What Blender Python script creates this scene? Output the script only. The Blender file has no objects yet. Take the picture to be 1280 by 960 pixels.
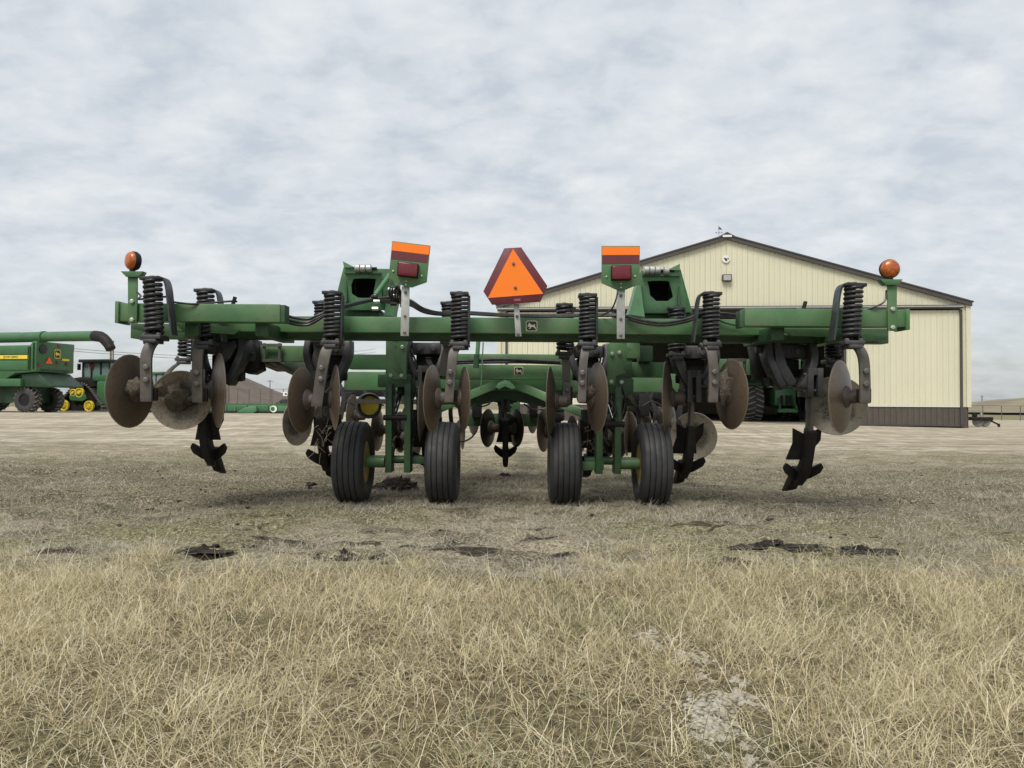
import bpy, bmesh, math, random
import numpy as np
from mathutils import Vector, Matrix
R = math.radians
random.seed(7); rng = np.random.default_rng(11)
SC = bpy.context.scene
COL = SC.collection

# ------------------------------------------------------------------ camera, sky, sun, exposure
CAM_Z, FPX = 1.03, 960.0
cam_d = bpy.data.cameras.new("camera"); cam_d.sensor_width = 36.0; cam_d.lens = 27.0
cam_d.clip_start = 0.05; cam_d.clip_end = 6000
cam = bpy.data.objects.new("camera", cam_d); COL.objects.link(cam)
CAM_M = Matrix.Rotation(R(90 + 1.37), 4, 'X') @ Matrix.Rotation(R(0.4), 4, 'Z')
cam.matrix_world = Matrix.Translation((0, 0, CAM_Z)) @ CAM_M
SC.camera = cam

SUN_EL, SUN_AZ = R(56), R(205)          # azimuth of the sun, clockwise from +Y
world = bpy.data.worlds.new("World"); SC.world = world; world.use_nodes = True
wn = world.node_tree; wn.nodes.clear()
def wnode(t, **kw):
    n = wn.nodes.new(t)
    for k, v in kw.items():
        if hasattr(n, k): setattr(n, k, v)
        else: n.inputs[k].default_value = v
    return n
def WL(a, ai, b, bi): wn.links.new(a.outputs[ai], b.inputs[bi])
sky = wnode('ShaderNodeTexSky'); sky.sky_type = 'NISHITA'; sky.sun_disc = False
sky.sun_elevation = SUN_EL; sky.sun_rotation = SUN_AZ; sky.air_density = 1.3; sky.dust_density = 2.2
bg_sky = wnode('ShaderNodeBackground'); bg_sky.inputs['Strength'].default_value = 0.062
WL(sky, 'Color', bg_sky, 'Color')
tc = wnode('ShaderNodeTexCoord'); sep = wnode('ShaderNodeSeparateXYZ'); WL(tc, 'Generated', sep, 0)
zc = wnode('ShaderNodeMath', operation='MAXIMUM'); zc.inputs[1].default_value = 0.0; WL(sep, 'Z', zc, 0)
za = wnode('ShaderNodeMath', operation='ADD'); za.inputs[1].default_value = 0.29; WL(zc, 0, za, 0)
dx = wnode('ShaderNodeMath', operation='DIVIDE'); WL(sep, 'X', dx, 0); WL(za, 0, dx, 1)
dy = wnode('ShaderNodeMath', operation='DIVIDE'); WL(sep, 'Y', dy, 0); WL(za, 0, dy, 1)
cmb = wnode('ShaderNodeCombineXYZ'); WL(dx, 0, cmb, 'X'); WL(dy, 0, cmb, 'Y')
def wnoise(scale, detail, rough, loc=(0, 0, 0), sc=(1, 1, 1), dist=0.0):
    m = wnode('ShaderNodeMapping'); m.inputs['Location'].default_value = loc; m.inputs['Scale'].default_value = sc
    m.inputs['Rotation'].default_value = (0, 0, R(7))
    WL(cmb, 0, m, 0)
    n = wnode('ShaderNodeTexNoise'); n.inputs['Scale'].default_value = scale; n.inputs['Detail'].default_value = detail
    n.inputs['Roughness'].default_value = rough; n.inputs['Distortion'].default_value = dist
    WL(m, 0, n, 'Vector'); return n
nA = wnoise(7.0, 5, 0.52, (3.1, 1.7, 0), (0.85, 1.0, 1), 0.35)
nB = wnoise(1.7, 4, 0.5, (0.4, 5.2, 0))
nC = wnoise(17.0, 5, 0.58, (7, 2, 0), (0.85, 1.0, 1), 0.3)
def wmad(a, ai, k, b=None, bi=0):
    m = wnode('ShaderNodeMath', operation='MULTIPLY_ADD'); m.inputs[1].default_value = k
    WL(a, ai, m, 0)
    if b is not None: WL(b, bi, m, 2)
    return m
s1 = wmad(nA, 0, 0.50); s1.inputs[2].default_value = 0.0
s2 = wmad(nB, 0, 0.28, s1); s3 = wmad(nC, 0, 0.24, s2)
cr = wnode('ShaderNodeValToRGB'); WL(s3, 0, cr, 0)
e = cr.color_ramp.elements
e[0].position = 0.40; e[0].color = (0.540, 0.584, 0.632, 1)
e[1].position = 0.64; e[1].color = (0.705, 0.728, 0.745, 1)
x = e.new(0.52); x.color = (0.605, 0.645, 0.684, 1)
SKY_K = wnode('ShaderNodeBackground'); SKY_K.inputs['Strength'].default_value = 0.56
WL(cr, 0, SKY_K, 'Color')
cov = wnode('ShaderNodeMapRange'); cov.inputs['From Min'].default_value = 0.36; cov.inputs['From Max'].default_value = 0.50
cov.inputs['To Min'].default_value = 0.80; cov.inputs['To Max'].default_value = 0.99
WL(s3, 0, cov, 0)
lowc = wnode('ShaderNodeMapRange'); lowc.inputs['From Min'].default_value = 0.0; lowc.inputs['From Max'].default_value = 0.16
lowc.inputs['To Min'].default_value = 0.62; lowc.inputs['To Max'].default_value = 1.0; WL(zc, 0, lowc, 0)
covm = wnode('ShaderNodeMath', operation='MULTIPLY'); WL(cov, 0, covm, 0); WL(lowc, 0, covm, 1)
mixw = wnode('ShaderNodeMixShader'); WL(covm, 0, mixw, 0); WL(bg_sky, 0, mixw, 1); WL(SKY_K, 0, mixw, 2)
wout = wnode('ShaderNodeOutputWorld'); WL(mixw, 0, wout, 0)

sd = bpy.data.lights.new("sun", 'SUN'); sd.energy = 1.5; sd.angle = R(26); sd.color = (1.0, 0.95, 0.87)
sun = bpy.data.objects.new("sun", sd); COL.objects.link(sun)
sdir = Vector((math.sin(SUN_AZ) * math.cos(SUN_EL), math.cos(SUN_AZ) * math.cos(SUN_EL), math.sin(SUN_EL)))
sun.rotation_euler = sdir.to_track_quat('Z', 'Y').to_euler(); sun.location = (0, -20, 40)

SC.view_settings.view_transform = 'Standard'; SC.view_settings.look = 'None'
SC.view_settings.exposure = 1.05; SC.view_settings.gamma = 1.0
SC.render.engine = 'CYCLES'; SC.cycles.max_bounces = 6; SC.cycles.use_denoising = True

# ------------------------------------------------------------------ helpers: pixel -> point, ground height, noise
def W(u, v, Y):
    ray = CAM_M.to_3x3() @ Vector(((u - 640) / FPX, -(v - 480) / FPX, -1.0))
    return Vector((0, 0, CAM_Z)) + ray * (Y / ray.y)
def sstep(a, b, x):
    t = np.clip((x - a) / (b - a), 0, 1); return t * t * (3 - 2 * t)
_perm = rng.random((256, 256))
def vnoise(x, y):
    xi = np.floor(x).astype(int); yi = np.floor(y).astype(int); fx = x - xi; fy = y - yi
    fx = fx * fx * (3 - 2 * fx); fy = fy * fy * (3 - 2 * fy)
    a = _perm[xi & 255, yi & 255]; b = _perm[(xi + 1) & 255, yi & 255]
    c = _perm[xi & 255, (yi + 1) & 255]; d = _perm[(xi + 1) & 255, (yi + 1) & 255]
    return (a * (1 - fx) + b * fx) * (1 - fy) + (c * (1 - fx) + d * fx) * fy
def fbm(x, y, o=4):
    s = 0; a = 0.5; t = 0
    for k in range(o):
        s = s + a * vnoise(x * 2 ** k + 17.3 * k, y * 2 ** k + 5.1 * k); t += a; a *= 0.5
    return s / t
def gz(x, y):
    x = np.asarray(x, float); y = np.asarray(y, float)
    z = sstep(12, 32, y) * (0.25 - 0.015 * np.clip(x - 8, 0, 60)) - sstep(45, 120, y) * 0.25
    return z
def gzf(x, y):                                   # with small bumps
    x = np.asarray(x, float); y = np.asarray(y, float)
    near = 1 - sstep(11, 22, y); mid = sstep(4.2, 5.4, y)
    b = (fbm(x * 1.4, y * 1.4, 4) - 0.5) * 0.10 * near * (0.35 + 0.65 * mid)
    b = b + (fbm(x * 7 + 40, y * 7, 3) - 0.5) * 0.075 * near * mid
    b = b - np.clip(fbm(x * 2.6 + 11, y * 4.5 + 3, 4) - 0.56, 0, .2) * 0.35 * near * mid
    flat = np.zeros_like(x)
    for wx in (-1.66, -0.72, 0.52, 1.44):
        flat = np.maximum(flat, np.exp(-(((x - wx) / 0.35) ** 2 + ((y - 8.0) / 0.5) ** 2)))
    return gz(x, y) + b * (1 - flat) - 0.012 * flat

# ------------------------------------------------------------------ helpers: materials
def mat(name, col, rough=0.6, metal=0.0, col2=None, scale=8.0, lo=0.4, hi=0.65, bump=0.0, bscale=40.0, detail=5,
        dust=None, dustamt=0.0, spec=0.5, objrand=0.0, coat=0.0, chips=0.0):
    m = bpy.data.materials.new(name); m.use_nodes = True
    nt = m.node_tree; b = nt.nodes['Principled BSDF']
    b.inputs['Roughness'].default_value = rough; b.inputs['Metallic'].default_value = metal
    b.inputs['Specular IOR Level'].default_value = spec; b.inputs['Coat Weight'].default_value = coat
    g = nt.nodes.new('ShaderNodeNewGeometry')
    cur = None
    rgb = nt.nodes.new('ShaderNodeRGB'); rgb.outputs[0].default_value = (*col, 1); cur = rgb.outputs[0]
    def noise(s, d=detail, off=0):
        n = nt.nodes.new('ShaderNodeTexNoise'); n.inputs['Scale'].default_value = s; n.inputs['Detail'].default_value = d
        n.inputs['Roughness'].default_value = 0.6
        if off:
            mp = nt.nodes.new('ShaderNodeMapping'); mp.inputs['Location'].default_value = (off, off * .7, off * .3)
            nt.links.new(g.outputs['Position'], mp.inputs[0]); nt.links.new(mp.outputs[0], n.inputs['Vector'])
        else: nt.links.new(g.outputs['Position'], n.inputs['Vector'])
        return n.outputs['Fac']
    def mix(fac, a, bcol):
        mx = nt.nodes.new('ShaderNodeMix'); mx.data_type = 'RGBA'
        if isinstance(fac, float): mx.inputs[0].default_value = fac
        else: nt.links.new(fac, mx.inputs[0])
        nt.links.new(a, mx.inputs[6])
        if isinstance(bcol, tuple): mx.inputs[7].default_value = (*bcol, 1)
        else: nt.links.new(bcol, mx.inputs[7])
        return mx.outputs[2]
    def mrange(v, a, b_, c=0.0, d=1.0):
        r = nt.nodes.new('ShaderNodeMapRange'); nt.links.new(v, r.inputs[0])
        r.inputs[1].default_value = a; r.inputs[2].default_value = b_; r.inputs[3].default_value = c; r.inputs[4].default_value = d
        return r.outputs[0]
    if col2 is not None: cur = mix(mrange(noise(scale), lo, hi), cur, col2)
    if dust is not None:
        cur = mix(mrange(noise(3.3, 6, 9.0), 0.38, 0.72, dustamt * 0.25, dustamt), cur, dust)
    if chips:
        cur = mix(mrange(noise(38.0, 7, 5.0), 0.63, 0.68, 0, chips), cur, (0.10, 0.062, 0.038))
        cur = mix(mrange(noise(7.0, 7, 2.0), 0.60, 0.75, 0, chips * .6), cur, (0.075, 0.085, 0.05))
    if objrand:
        oi = nt.nodes.new('ShaderNodeObjectInfo'); hs = nt.nodes.new('ShaderNodeHueSaturation')
        nt.links.new(mrange(oi.outputs['Random'], 0, 1, 1 - objrand, 1 + objrand), hs.inputs['Value']); nt.links.new(cur, hs.inputs['Color'])
        cur = hs.outputs[0]
    nt.links.new(cur, b.inputs['Base Color'])
    if rough < 0.9:
        nt.links.new(mrange(noise(11.0, 4, 3.0), 0.3, 0.7, max(rough - .12, .05), min(rough + .14, 1)), b.inputs['Roughness'])
    if bump:
        bp = nt.nodes.new('ShaderNodeBump'); bp.inputs['Strength'].default_value = bump; bp.inputs['Distance'].default_value = 0.02
        nt.links.new(noise(bscale, 6), bp.inputs['Height']); nt.links.new(bp.outputs[0], b.inputs['Normal'])
    return m
DUST = (0.20, 0.175, 0.125)
M = {}
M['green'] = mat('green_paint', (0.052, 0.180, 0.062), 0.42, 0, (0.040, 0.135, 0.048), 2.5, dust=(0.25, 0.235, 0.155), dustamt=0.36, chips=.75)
M['green_dk'] = mat('green_paint_shaded', (0.020, 0.088, 0.029), 0.5, 0, (0.013, 0.056, 0.020), 5, dust=DUST, dustamt=0.18, chips=.8)  # main green darkened for parts that sit in shade, dust and chips on top
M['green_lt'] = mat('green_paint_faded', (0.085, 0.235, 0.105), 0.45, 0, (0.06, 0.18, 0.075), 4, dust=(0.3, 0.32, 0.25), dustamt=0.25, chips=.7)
M['cast'] = mat('dusty_cast_iron', (0.058, 0.060, 0.068), 0.55, 0.25, (0.026, 0.026, 0.030), 9, dust=(0.15, 0.14, 0.125), dustamt=0.28, bump=0.15)
M['black'] = mat('black_iron', (0.009, 0.009, 0.010), 0.6, 0.0, (0.018, 0.016, 0.015), 12, dust=(0.06, 0.05, 0.04), dustamt=0.18, spec=0.25, bump=0.2)
M['spring'] = mat('black_spring_steel', (0.022, 0.023, 0.026), 0.42, 0.3, (0.05, 0.05, 0.055), 14, dust=(0.11, 0.105, 0.095), dustamt=0.18)
M['arm'] = mat('grey_arm_steel', (0.125, 0.115, 0.105), 0.6, 0.3, (0.085, 0.078, 0.072), 10, dust=(0.20, 0.17, 0.13), dustamt=0.4, bump=0.12)
M['galv'] = mat('galvanised_steel', (0.50, 0.50, 0.47), 0.45, 0.55, (0.40, 0.40, 0.37), 22)
M['chrome'] = mat('polished_rod', (0.75, 0.76, 0.78), 0.12, 1.0)
M['rubber'] = mat('tyre_rubber', (0.020, 0.023, 0.028), 0.6, 0, (0.030, 0.033, 0.038), 9, dust=(0.105, 0.09, 0.072), dustamt=0.30, spec=0.35, bump=0.08)
M['hose'] = mat('black_hose', (0.014, 0.014, 0.015), 0.42, 0, (0.03, 0.03, 0.03), 15)
M['yellow'] = mat('yellow_paint', (0.88, 0.68, 0.05), 0.45, 0, (0.72, 0.53, 0.04), 6, dust=DUST, dustamt=0.15)
M['rim'] = mat('dusty_yellow_rim', (0.45, 0.32, 0.04), 0.5, 0, (0.26, 0.19, 0.05), 8, dust=DUST, dustamt=0.45)
M['bolt'] = mat('grey_bolt', (0.15, 0.14, 0.13), 0.55, 0.3, (0.09, 0.085, 0.08), 30)
M['bolt_pale'] = mat('pale_bolt', (0.42, 0.48, 0.38), 0.4, 0.4)
M['mud'] = mat('dried_mud', (0.085, 0.068, 0.052), 0.95, 0, (0.15, 0.125, 0.095), 22, bump=1.0, bscale=60)
M['hub'] = mat('dusty_hub_iron', (0.085, 0.070, 0.058), 0.7, 0.2, (0.05, 0.043, 0.038), 16, dust=(.15, .125, .095), dustamt=.4, bump=.4)
M['orange'] = mat('fluorescent_orange', (1.0, 0.20, 0.004), 0.5, 0, (0.96, 0.215, 0.006), 3)
M['maroon'] = mat('dark_red_border', (0.135, 0.022, 0.030), 0.5, 0, (0.115, 0.022, 0.028), 5)
M['lens_red'] = mat('red_lens', (0.155, 0.008, 0.018), 0.22, 0, (0.11, 0.008, 0.014), 30, coat=0.3)
M['lens_amber'] = mat('amber_lens', (0.50, 0.115, 0.012), 0.28, 0, (0.28, 0.06, 0.010), 30, coat=0.3)
M['cream'] = mat('cream_steel_siding', (0.66, 0.64, 0.485), 0.5, 0, (0.63, 0.61, 0.465), 0.6, objrand=0.025)
M['brown'] = mat('brown_steel_siding', (0.085, 0.070, 0.059), 0.5, 0, (0.073, 0.061, 0.052), 1.0, dust=(0.25, 0.22, 0.18), dustamt=0.12, objrand=0.04)
M['trim'] = mat('dark_trim', (0.058, 0.052, 0.050), 0.5, 0, (0.07, 0.063, 0.06), 1)
M['white'] = mat('white_trim', (0.75, 0.75, 0.72), 0.5)
M['wood'] = mat('dark_timber', (0.10, 0.065, 0.04), 0.8, 0, (0.07, 0.045, 0.03), 6)
M['roofm'] = mat('brown_roof', (0.07, 0.063, 0.058), 0.5)
M['concrete'] = mat('barn_floor', (0.20, 0.19, 0.17), 0.9, 0, (0.15, 0.14, 0.12), 3)
M['glass'] = mat('tinted_glass', (0.16, 0.23, 0.22), 0.08, 0, spec=0.8)
M['deerblack'] = mat('badge_black', (0.012, 0.016, 0.012), 0.4)
M['cream_badge'] = mat('badge_cream', (0.72, 0.68, 0.48), 0.5)
M['logo_y'] = mat('badge_yellow', (0.85, 0.66, 0.10), 0.5)
M['far_green'] = mat('far_green_paint', (0.038, 0.140, 0.050), 0.4, 0, (0.030, 0.110, 0.040), 0.8, dust=(0.25, 0.25, 0.2), dustamt=0.12)
M['far_green_lt'] = mat('far_green_paint_light', (0.075, 0.19, 0.095), 0.45, 0, (0.05, 0.14, 0.07), 0.8)
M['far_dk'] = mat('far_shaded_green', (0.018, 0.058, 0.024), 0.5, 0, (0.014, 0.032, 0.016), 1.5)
M['track'] = mat('track_rubber', (0.035, 0.035, 0.037), 0.75, 0, (0.06, 0.058, 0.055), 3)
M['lug'] = mat('dusty_lug', (0.27, 0.26, 0.24), 0.8, 0, (0.16, 0.155, 0.14), 4)
M['post'] = mat('fence_post', (0.10, 0.095, 0.09), 0.7)
M['polewood'] = mat('pole_wood', (0.16, 0.13, 0.105), 0.9)
M['hill_l'] = mat('spoil_heap', (0.105, 0.080, 0.066), 0.95, 0, (0.135, 0.108, 0.088), 0.25, bump=0.5, bscale=0.8)
M['hill_r'] = mat('grass_hill', (0.235, 0.205, 0.125), 0.95, 0, (0.17, 0.135, 0.10), 0.12, bump=0.5, bscale=0.7)
M['soil'] = mat('dark_soil', (0.022, 0.018, 0.014), 0.95, 0, (0.052, 0.042, 0.033), 16, bump=1.0, bscale=60)
M['stone'] = mat('pale_gravel', (0.42, 0.39, 0.32), 0.9, 0, (0.26, 0.235, 0.19), 70, lo=.42, hi=.6, bump=0.3)

def disc_mat(name, base, edge, spk, r0, r1):
    m = bpy.data.materials.new(name); m.use_nodes = True; nt = m.node_tree; b = nt.nodes['Principled BSDF']
    b.inputs['Roughness'].default_value = 0.40; b.inputs['Metallic'].default_value = 0.55
    tcn = nt.nodes.new('ShaderNodeTexCoord'); ln = nt.nodes.new('ShaderNodeVectorMath'); ln.operation = 'LENGTH'
    nt.links.new(tcn.outputs['Object'], ln.inputs[0])
    geo = nt.nodes.new('ShaderNodeNewGeometry')
    n1 = nt.nodes.new('ShaderNodeTexNoise'); n1.inputs['Scale'].default_value = 9; n1.inputs['Detail'].default_value = 7; nt.links.new(geo.outputs['Position'], n1.inputs['Vector'])
    n2 = nt.nodes.new('ShaderNodeTexNoise'); n2.inputs['Scale'].default_value = 90; n2.inputs['Detail'].default_value = 3; nt.links.new(geo.outputs['Position'], n2.inputs['Vector'])
    ad = nt.nodes.new('ShaderNodeMath'); ad.operation = 'MULTIPLY_ADD'; ad.inputs[1].default_value = 0.55
    nt.links.new(n1.outputs[0], ad.inputs[0]); nt.links.new(ln.outputs['Value'], ad.inputs[2])
    mr = nt.nodes.new('ShaderNodeMapRange'); mr.inputs[1].default_value = r0 + .27; mr.inputs[2].default_value = r1 + .27; nt.links.new(ad.outputs[0], mr.inputs[0])
    mx = nt.nodes.new('ShaderNodeMix'); mx.data_type = 'RGBA'; mx.inputs[6].default_value = (*base, 1); mx.inputs[7].default_value = (*edge, 1)
    nt.links.new(mr.outputs[0], mx.inputs[0])
    mr2 = nt.nodes.new('ShaderNodeMapRange'); mr2.inputs[1].default_value = .48; mr2.inputs[2].default_value = .68; mr2.inputs[4].default_value = 0.55; nt.links.new(n2.outputs[0], mr2.inputs[0])
    mx2 = nt.nodes.new('ShaderNodeMix'); mx2.data_type = 'RGBA'; mx2.inputs[7].default_value = (*spk, 1)
    nt.links.new(mr2.outputs[0], mx2.inputs[0]); nt.links.new(mx.outputs[2], mx2.inputs[6])
    rim_ = nt.nodes.new('ShaderNodeMapRange'); rim_.inputs[1].default_value = .955; rim_.inputs[2].default_value = .985; rim_.inputs[4].default_value = .8; nt.links.new(ln.outputs['Value'], rim_.inputs[0])
    n3 = nt.nodes.new('ShaderNodeTexNoise'); n3.inputs['Scale'].default_value = 26; n3.inputs['Detail'].default_value = 6; nt.links.new(geo.outputs['Position'], n3.inputs['Vector'])
    mr3 = nt.nodes.new('ShaderNodeMapRange'); mr3.inputs[1].default_value = .55; mr3.inputs[2].default_value = .66; mr3.inputs[4].default_value = .6; nt.links.new(n3.outputs[0], mr3.inputs[0])
    mx4 = nt.nodes.new('ShaderNodeMix'); mx4.data_type = 'RGBA'; mx4.inputs[7].default_value = (.13, .075, .042, 1); nt.links.new(mr3.outputs[0], mx4.inputs[0]); nt.links.new(mx2.outputs[2], mx4.inputs[6])
    mx3 = nt.nodes.new('ShaderNodeMix'); mx3.data_type = 'RGBA'; mx3.inputs[7].default_value = (.30, .26, .22, 1); nt.links.new(rim_.outputs[0], mx3.inputs[0]); nt.links.new(mx4.outputs[2], mx3.inputs[6]); nt.links.new(mx3.outputs[2], b.inputs['Base Color'])
    bp = nt.nodes.new('ShaderNodeBump'); bp.inputs['Strength'].default_value = 0.25; bp.inputs['Distance'].default_value = 0.01
    nt.links.new(n2.outputs[0], bp.inputs['Height']); nt.links.new(bp.outputs[0], b.inputs['Normal'])
    return m
M['disc'] = disc_mat('rusty_disc_steel', (0.105, 0.088, 0.072), (0.165, 0.122, 0.085), (0.20, 0.16, 0.115), 0.35, 0.95)
M['disc_mud'] = disc_mat('worn_disc_steel', (0.060, 0.052, 0.043), (0.195, 0.165, 0.125), (0.33, 0.29, 0.22), 0.45, 0.80)
M['disc_pale'] = disc_mat('dusty_lit_disc', (0.075, 0.066, 0.055), (0.31, 0.275, 0.21), (0.42, 0.38, 0.30), 0.48, 0.72)  # dusty steel, edge also paler for light caught in the concave side
M['disc_dark'] = disc_mat('dark_disc_steel', (0.040, 0.038, 0.036), (0.060, 0.055, 0.05), (0.10, 0.09, 0.075), 0.4, 0.95)

# ------------------------------------------------------------------ helpers: mesh building and the object tree
WM = {}
def tag(o, label=None, cat=None, group=None, kind=None):
    for k, v in (('label', label), ('category', cat), ('group', group), ('kind', kind)):
        if v: o[k] = v
    return o
def empty(name, loc, label=None, cat=None, group=None):
    o = bpy.data.objects.new(name, None); o.empty_display_size = 0.3; COL.objects.link(o)
    o.location = loc; WM[o] = Matrix.Translation(loc); return tag(o, label, cat, group)
def put(name, me, parent=None, Mw=Matrix(), label=None):
    o = bpy.data.objects.new(name, me); COL.objects.link(o); WM[o] = Mw.copy()
    if parent is not None:
        o.parent = parent; o.matrix_basis = WM[parent].inverted() @ Mw
    else: o.matrix_basis = Mw
    if label: o['label'] = label
    return o
class MB:
    def __init__(s, M_=None): s.v = []; s.f = []; s.M = M_
    def add(s, vs, fs):
        b = len(s.v); s.v += [Vector(p) for p in vs]; s.f += [[i + b for i in f] for f in fs]; return s
    def bx(s, x0, x1, y0, y1, z0, z1):
        return s.add([(x, y, z) for z in (z0, z1) for y in (y0, y1) for x in (x0, x1)],
                     [(0, 2, 3, 1), (4, 5, 7, 6), (0, 1, 5, 4), (2, 6, 7, 3), (0, 4, 6, 2), (1, 3, 7, 5)])
    def box(s, c, sz, rot=None):
        vs = [Vector((i * sz[0] / 2, j * sz[1] / 2, k * sz[2] / 2)) for k in (-1, 1) for j in (-1, 1) for i in (-1, 1)]
        if rot is not None: vs = [rot @ p for p in vs]
        c = Vector(c)
        return s.add([p + c for p in vs], [(0, 2, 3, 1), (4, 5, 7, 6), (0, 1, 5, 4), (2, 6, 7, 3), (0, 4, 6, 2), (1, 3, 7, 5)])
    def beam(s, p0, p1, w, h, up=(0, 0, 1)):
        p0, p1 = Vector(p0), Vector(p1); t = (p1 - p0).normalized(); u = Vector(up); sd_ = t.cross(u).normalized(); u = sd_.cross(t).normalized()
        vs = [p + sd_ * (i * w / 2) + u * (j * h / 2) for p in (p0, p1) for i, j in ((-1, -1), (1, -1), (1, 1), (-1, 1))]
        return s.add(vs, [(3, 2, 1, 0), (4, 5, 6, 7), (0, 1, 5, 4), (1, 2, 6, 5), (2, 3, 7, 6), (3, 0, 4, 7)])
    def tube(s, pts, r, n=8, closed=False):
        pts = [Vector(p) for p in pts]; L = len(pts); rs = r if isinstance(r, (list, tuple)) else [r] * L
        vs = []; fs = []; ref = Vector((0.13, 0.21, 0.97)); nrm = None
        for i, p in enumerate(pts):
            t = (pts[min(i + 1, L - 1)] - pts[max(i - 1, 0)]).normalized()
            if nrm is None: nrm = t.cross(ref).normalized()
            else: nrm = (nrm - t * nrm.dot(t)).normalized()
            b = t.cross(nrm)
            vs += [p + (nrm * math.cos(2 * math.pi * k / n) + b * math.sin(2 * math.pi * k / n)) * rs[i] for k in range(n)]
        for i in range(L - 1):
            fs += [(i * n + k, i * n + (k + 1) % n, (i + 1) * n + (k + 1) % n, (i + 1) * n + k) for k in range(n)]
        fs += [tuple(range(n))[::-1], tuple((L - 1) * n + k for k in range(n))]
        return s.add(vs, fs)
    def ribbon(s, pts, wdir, w, t):
        pts = [Vector(p) for p in pts]; L = len(pts); wd = Vector(wdir).normalized(); vs = []; fs = []
        ws = w if isinstance(w, (list, tuple)) else [w] * L
        for i, p in enumerate(pts):
            tg = (pts[min(i + 1, L - 1)] - pts[max(i - 1, 0)]).normalized(); n_ = tg.cross(wd).normalized()
            vs += [p + wd * (a * ws[i] / 2) + n_ * (b * t / 2) for a, b in ((-1, -1), (1, -1), (1, 1), (-1, 1))]
        for i in range(L - 1):
            fs += [(i * 4 + k, i * 4 + (k + 1) % 4, (i + 1) * 4 + (k + 1) % 4, (i + 1) * 4 + k) for k in range(4)]
        fs += [(3, 2, 1, 0), tuple((L - 1) * 4 + k for k in range(4))]
        return s.add(vs, fs)
    def prism(s, poly, d):
        poly = [Vector(p) for p in poly]; d = Vector(d); n = len(poly)
        return s.add(poly + [p + d for p in poly], [tuple(range(n)), tuple(range(2 * n - 1, n - 1, -1))] + [(i, i + n, (i + 1) % n + n, (i + 1) % n) for i in range(n)])
    def plate_hole(s, outer, inner, d):              # outer and inner loops with equal counts
        n = len(outer); o = [Vector(p) for p in outer]; i_ = [Vector(p) for p in inner]; d = Vector(d)
        vs = o + i_ + [p + d for p in o] + [p + d for p in i_]; fs = []
        for k in range(n):
            j = (k + 1) % n
            fs += [(k, j, n + j, n + k), (2 * n + j, 2 * n + k, 3 * n + k, 3 * n + j), (j, k, 2 * n + k, 2 * n + j), (n + k, n + j, 3 * n + j, 3 * n + k)]
        return s.add(vs, fs)
    def lathe(s, prof, n=24, Mx=None, closed=False):
        vs = []; fs = []; L = len(prof)
        for r, h in prof:
            vs += [Vector((r * math.cos(2 * math.pi * k / n), r * math.sin(2 * math.pi * k / n), h)) for k in range(n)]
        if Mx is not None: vs = [Mx @ p for p in vs]
        for i in range(L if closed else L - 1):
            j = (i + 1) % L
            fs += [(i * n + k, i * n + (k + 1) % n, j * n + (k + 1) % n, j * n + k) for k in range(n)]
        if not closed: fs += [tuple(range(n))[::-1], tuple((L - 1) * n + k for k in range(n))]
        return s.add(vs, fs)
    def cyl(s, p0, p1, r, n=14): 
        p0, p1 = Vector(p0), Vector(p1); q = (p1 - p0).to_track_quat('Z', 'Y').to_matrix().to_4x4()
        return s.lathe([(r, 0), (r, (p1 - p0).length)], n, Matrix.Translation(p0) @ q)
    def lump(s, c, r, sc=(1, 1, 1), seed=0, amp=0.3, nu=10, nv=7):
        rr = random.Random(seed); vs = []; fs = []; c = Vector(c)
        ph = [(rr.uniform(1, 3.2), rr.uniform(0, 6.3), rr.uniform(1, 3.2), rr.uniform(0, 6.3)) for _ in range(5)]
        for i in range(nv + 1):
            th = math.pi * i / nv
            for k in range(nu):
                a = 2 * math.pi * k / nu; d = Vector((math.sin(th) * math.cos(a), math.sin(th) * math.sin(a), math.cos(th)))
                f = 1 + amp * sum(math.sin(p[0] * 2 * d.x + p[1]) * math.sin(p[2] * 2 * (d.y + d.z) + p[3]) for p in ph) / 2.2
                vs.append(c + Vector((d.x * sc[0], d.y * sc[1], d.z * sc[2])) * r * f)
        for i in range(nv): fs += [(i * nu + k, i * nu + (k + 1) % nu, (i + 1) * nu + (k + 1) % nu, (i + 1) * nu + k) for k in range(nu)]
        return s.add(vs, fs)
    def mesh(s, name, m, smooth=0.6, bevel=0.0):
        me = bpy.data.meshes.new(name); me.from_pydata([tuple(p) for p in s.v], [], s.f)
        bm = bmesh.new(); bm.from_mesh(me); bmesh.ops.remove_doubles(bm, verts=bm.verts, dist=1e-6); bmesh.ops.recalc_face_normals(bm, faces=bm.faces)
        if bevel:
            es = [e_ for e_ in bm.edges if len(e_.link_faces) == 2 and e_.calc_face_angle(0) > 0.5]
            bmesh.ops.bevel(bm, geom=es, offset=bevel, segments=2, profile=0.5, affect='EDGES', clamp_overlap=True)
        bm.to_mesh(me); bm.free()
        me.materials.append(M[m] if isinstance(m, str) else m)
        if smooth:
            me.polygons.foreach_set('use_smooth', [True] * len(me.polygons)); me.set_sharp_from_angle(angle=smooth)
        return me
    def build(s, name, m, parent=None, label=None, smooth=0.6, bevel=0.0):
        if s.M is not None: s.v = [s.M @ p for p in s.v]
        lo = Vector((min(p[i] for p in s.v) for i in range(3))); hi = Vector((max(p[i] for p in s.v) for i in range(3)))
        c = (lo + hi) / 2
        if parent is None: c.z = lo.z
        s.v = [p - c for p in s.v]
        return put(name, s.mesh(name, m, smooth, bevel), parent, Matrix.Translation(c), label)
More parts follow.
